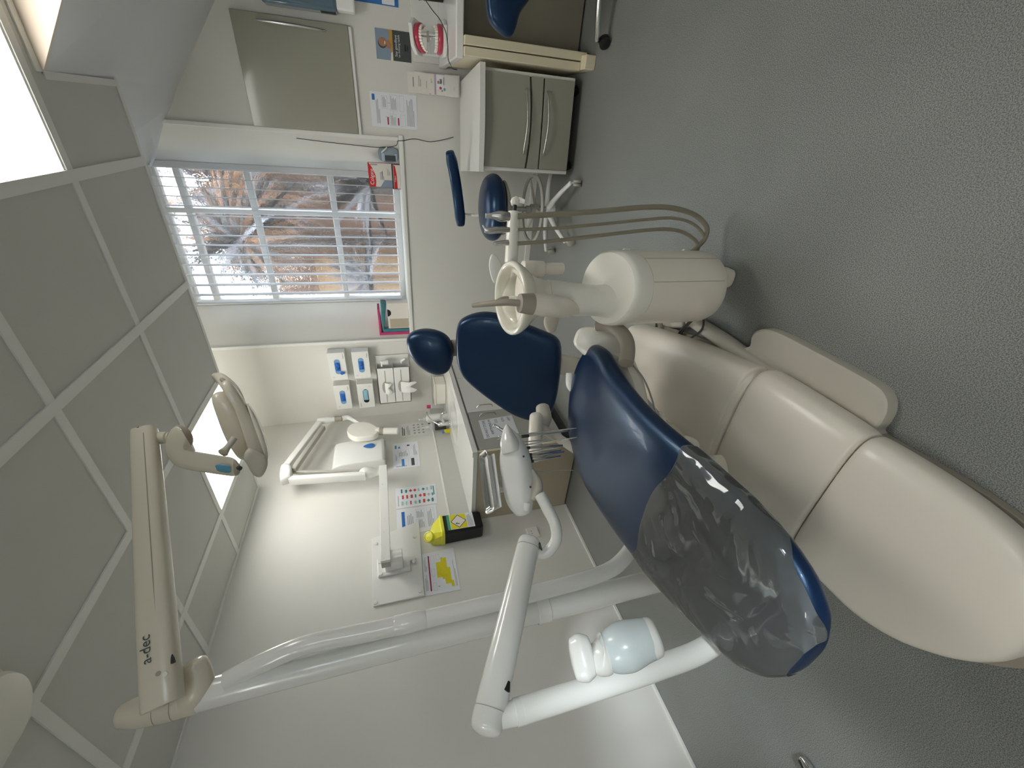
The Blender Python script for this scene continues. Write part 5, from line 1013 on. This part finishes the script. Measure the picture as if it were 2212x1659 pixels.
b = MB(); b.prism([(.33, 3.335, .752), (.47, 3.335, .752), (.47, 3.345, .90), (.33, 3.345, .90)], (0, .003, 0), 'paper'); b.build('x'); bpy.data.objects.remove(bpy.data.objects['x'])
sheet('small_notice', 'grey printed slip leaning on the desk upstand behind the jaw model', 'notice', [(.33, 3.338, .90), (.44, 3.338, .90), (.44, 3.325, .752), (.33, 3.325, .752)], [('g', .1, .1, .9, .4, 6, 'ink_grey'), ('g', .1, .5, .9, .9, 8, 'ink_grey')], base='grid_white')
# leaflets in a clear holder
Lh = thing('leaflet_holder', 'clear acrylic leaflet holder standing at the back of the drawer unit', 'holder', (.18, 3.27, .632))
b = MB(); b.box((.127, 3.245, .633), (.242, 3.248, .73), 'clear_acrylic'); b.box((.127, 3.33, .633), (.242, 3.333, .90), 'clear_acrylic'); b.box((.127, 3.245, .633), (.242, 3.333, .636), 'clear_acrylic'); b.build('holder_body', Lh)
LG = 'leaflets stacked in the clear holder'
for k, (zt, els, lb) in enumerate(((.955, [('g', .3, .10, .85, .2, 2, 'ink_grey')], 'plain cream leaflet at the very back of the clear holder, tallest'), (.915, [('g', .3, .10, .9, .17, 2, 'ink_grey')], 'cream leaflet with two dark title lines, second from the back'),
        (.868, [('g', .3, .12, .9, .15, 1, 'ink_grey')], 'leaflet with one title line in the middle of the clear holder'), (.832, [('g', .55, .10, .8, .16, 2, 'ink_grey'), ('r', .0, .03, .04, .1, 'ink_lilac')], 'white leaflet just behind the front one with the lilac band'),
        (.795, [('r', 0, .02, 1, .09, 'ink_lilac'), ('r', .2, .1, .95, .5, 'paper'), ('o', .62, .18, .08, .045, 'skin_print'), ('r', .55, .23, .8, .32, 'ink_dark'), ('o', .35, .27, .07, .05, 'gum'), ('r', .2, .14, .3, .36, 'skin_print'), ('o', .3, .44, .08, .05, 'ink_teal'), ('g', .5, .38, .95, .5, 4, 'ochre_print'), ('g', .3, .82, .8, .86, 1, 'ink_grey')], 'front leaflet with a lilac band and small pictures'))):
    yk_ = 3.325-.014*k; dx = (.0, .004, -.002, .0, .0)[k]
    sheet('leaflet', lb, 'leaflet', [(.130+dx, yk_, zt), (.238+dx, yk_, zt), (.238+dx, yk_, .638), (.130+dx, yk_, .638)], els, base='paper_warm', th=.003, group=LG)
# mobile drawer unit, turned a little
ang_ = math.atan2(.05, .51); Mx = Matrix.Translation(Vector((-.232, 2.665, -.012))) @ Matrix.Rotation(ang_, 4, 'Z')
Pd = thing('drawer_unit', 'mobile grey three-drawer unit with a white top below the leaflets', 'drawer unit', (.04, 2.95, 0))
W_ = .494; 
def tx_(v): return Mx @ Vector(v)
b = MB(); b.box((0, .02, .062), (.02, .52, .60), 'white_plastic', Mx); b.box((W_-.02, .02, .062), (W_, .52, .60), 'white_plastic', Mx); b.box((0.02, .05, .062), (W_-.02, .52, .60), 'pedestal_grey', Mx); b.build('carcass', Pd, bev=.002)
b = MB(); n_ = 14; P = [tx_((-.012+(W_+.024)*k/n_, -.018-.018*math.sin(math.pi*k/n_), .602)) for k in range(n_+1)]+[tx_((W_+.012, .60, .602)), tx_((-.012, .60, .602))]; b.prism(P, (0, 0, .03), 'worktop'); b.build('unit_top', Pd, bev=.006, seg=3)
# curved drawer fronts
def front(z0f, z1f, name):
    b = MB(); n = 16; A = [(W_*k/n*.92+.02, z0f(k/n)) for k in range(n+1)]; B_ = [(W_*k/n*.92+.02, z1f(k/n)) for k in range(n+1)]
    b.prism([tx_((x, .0, z)) for x, z in A+B_[::-1]], Mx.to_3x3() @ Vector((0, .045, 0)), 'pedestal_grey'); return b.build(name, Pd, bev=.0015)
bow = lambda a: (lambda t: a*math.sin(math.pi*t))
f1 = front(lambda t: .345-.018*math.sin(math.pi*t), lambda t: .594, 'drawer')
f2 = front(lambda t: .262-.004*math.sin(math.pi*t), lambda t: .333-.018*math.sin(math.pi*t), 'drawer')
f3 = front(lambda t: .070, lambda t: .252-.004*math.sin(math.pi*t), 'drawer')
for fo_, z_, s_ in ((f1, .362, -.02), (f3, .235, -.02)):
    b = MB(); b.sweep([tx_((.10, .0, z_)), tx_((.11, -.014, z_-.001)), tx_((.254, -.026, z_+s_*.6)), tx_((.40, -.014, z_-.001)), tx_((.41, .0, z_))], .004, 'steel', n=12, smooth=8); b.build('handle', fo_)
b = MB(); b.box((.02, .04, .055), (W_-.02, .5, .066), 'dark_grey', Mx); b.build('base_plate', Pd)
def castor(x, y, r, m, parent, rot=0, hm=None):
    b = MB(); a = Vector((math.cos(rot), math.sin(rot), 0))
    for s_ in (-1, 1): b.lathe([(.001, 0), (r*.6, 0), (r, .003), (r, .014), (r*.8, .017), (.001, .017)], Vector((x, y, r))+a*(s_*.010)-a*(.0085 if 1 else 0), m, axis=a, n=24)
    b.sweep([(x, y, r), (x, y, r*2+.012)], .006, hm or m, n=10, smooth=0); return b.build('castor', parent)
for x_, y_ in ((.05, .08), (W_-.05, .08), (.05, .45), (W_-.05, .45)):
    p = tx_((x_, y_, 0)); castor(p.x, p.y, .024, 'black', Pd, .7)

# ================================================================== assistant's stool behind the tower
St = thing('assistant_stool', 'navy saddle stool with arc backrest and foot ring beyond the water tower', 'stool', (-.46, 2.77, 0))
sx, sy = -.46, 2.77
b = MB(); pr_ = []
for k in range(32):
    pass
b.lathe([(.001, .0), (.10, .004), (.17, .016), (.198, .045), (.203, .07), (.195, .10), (.17, .125), (.12, .14), (.05, .145), (.001, .145)], (sx, sy, .425), 'navy', n=48); sc_ = b.build('seat', St, sub=1)
b = MB(); b.lathe([(.001, 0), (.13, .0), (.165, .018), (.16, .03), (.001, .03)], (sx, sy, .405), 'grey_plastic', n=40); b.build('seat_pan', St)
b = MB(); P = []; 
for k in range(11):
    t = -1+2*k/10; P.append(Vector((-.375+.205*t, 2.86+.07*(1-t*t)-.02, .722+.035*t-.018*(1-t*t))))
b.sweep(P, [(.022, .026)]+[(.024, .034)]*9+[(.022, .026)], 'navy', up=Z, n=24, e=2.8, smooth=3, dome=.5); b.build('backrest', St)
b = MB(); b.sweep([(-.52, 2.90, .70), (-.53, 2.91, .63), (-.53, 2.91, .575)], [.010, .009, .009], 'white_plastic', n=14); b.sweep([(-.53, 2.91, .60), (-.53, 2.905, .57), (-.50, 2.87, .42), (-.46, 2.80, .40)], [(.016, .01)]*4, 'white_plastic', n=14); b.build('back_stem', St)
b = MB(); b.lathe([(.024, .13), (.024, .27), (.016, .27), (.016, .41), (.001, .41)], (sx, sy, 0), 'steel', n=24); b.lathe([(.025, .19), (.026, .192), (.026, .206), (.025, .208)], (sx, sy, 0), 'black', n=24, cap=False); b.build('gas_lift', St)
b = MB(); b.sweep([(sx+.03, sy-.03, .40), (sx+.07, sy-.10, .385), (sx+.075, sy-.14, .36), (sx+.07, sy-.165, .335)], [(.005, .005), (.005, .005), (.016, .006), (.014, .005)], 'white_plastic', n=14, dome=.4); b.build('height_lever', St)
b = MB(); n_ = 40; P = [Vector((sx+.2*math.cos(2*math.pi*k/n_), sy+.2*math.sin(2*math.pi*k/n_), .225)) for k in range(n_)]
R_ = []
for p in P:
    d = (p-Vector((sx, sy, .225))).normalized(); R_.append([p+d*.004+Z*.012, p+d*.012, p+d*.004-Z*.012, p-d*.008-Z*.006, p-d*.008+Z*.006])
R_.append(R_[0]); b.loft(R_, 'grey_plastic', cap=False)
for k in range(3):
    a = 2*math.pi*k/3+.5; b.sweep([(sx+.02*math.cos(a), sy+.02*math.sin(a), .20), (sx+.19*math.cos(a), sy+.19*math.sin(a), .222)], [(.014, .008), (.01, .006)], 'grey_plastic', n=10, smooth=0)
b.lathe([(.024, .18), (.034, .182), (.034, .235), (.024, .237)], (sx, sy, 0), 'grey_plastic', n=24, cap=False); b.build('foot_ring', St)
b = MB(); b.lathe([(.001, .075), (.045, .075), (.05, .09), (.038, .13), (.001, .132)], (sx, sy, 0), 'white_plastic', n=28); b.build('hub', St)
for k in range(5):
    a = math.radians(-48+72*k); ex_, ey_ = sx+.29*math.cos(a), sy+.29*math.sin(a)
    b = MB(); b.sweep([(sx+.03*math.cos(a), sy+.03*math.sin(a), .115), (sx+.16*math.cos(a), sy+.16*math.sin(a), .10), (ex_, ey_, .068)], [(.022, .018), (.016, .014), (.014, .010)], 'white_plastic', n=14, dome=.4); lg = b.build('leg', St)
    c_o = castor(ex_, ey_, .026, 'grey_plastic', lg, a+.9, 'white_plastic')
# ---- swivel chair at the desk
Oc = thing('desk_chair', 'navy swivel chair with chrome star base, cut by the top edge of the photo', 'chair', (.66, 2.35, 0))
ox, oy = .70, 2.42
b = MB(); so2 = smooth_closed([PY(x, y, 2.36) for x, y in ((1050, -60), (1049, 0), (1054, 40), (1068, 62), (1090, 80), (1105, 80), (1114, 60), (1122, 30), (1143, 0), (1170, -60))], 3)
b.pillow(so2, (0, -1, .1), .09, 'navy'); b.build('seat', Oc, sub=1)
b = MB(); b.lathe([(.02, .10), (.03, .12), (.026, .38), (.001, .38)], (ox, oy, 0), 'chrome', n=24); b.build('gas_lift', Oc)
for k in range(5):
    a = math.radians(180-9+72*k); L_ = .31; ex_, ey_ = ox+L_*math.cos(a), oy+L_*math.sin(a)
    b = MB(); b.sweep([(ox, oy, .115), (ox+.15*math.cos(a), oy+.15*math.sin(a), .105), (ex_, ey_, .07)], [(.02, .016), (.016, .013), (.013, .011)], 'chrome', n=14, dome=.4); lg = b.build('leg', Oc)
    castor(ex_, ey_, .028, 'black', lg, a+1.0)
# ---- ceiling fitting at the edge, door stop near the lower edge
b = MB(); c9 = PZ(-42, 1565, ZC); b.lathe([(.001, 0), (.09, 0), (.105, -.006), (.108, -.018), (.10, -.034), (.08, -.042), (.001, -.044)], (c9.x, c9.y, ZC-.001), 'cream_light', n=40)
o9 = b.build('smoke_detector'); tag(o9, 'round cream ceiling fitting at the far left edge of the photo', 'smoke detector')
Ds = thing('door_stop', 'small black and chrome oval stop on the floor at the bottom edge of the photo', 'door stop', PZ(1748, 1645, 0))
p_ = PZ(1752, 1650, .0); dv = Vector((-.35, -1, 0)).normalized()
b = MB(); b.sweep([p_+Vector((0, .022, .016)), p_+Vector((0, 0, .016))+dv*.01, p_+dv*.06+Vector((0, 0, .016))], [(.010, .010), (.018, .015), (.020, .016)], 'chrome', n=20, dome=.3); b.build('stop_body', Ds)
b = MB(); b.sweep([p_+Vector((-.006, .018, .024)), p_+dv*.05+Vector((-.006, 0, .024))], [(.006, .007), (.012, .009)], 'black', n=16, dome=.3, smooth=0); b.build('rubber_pad', Ds)
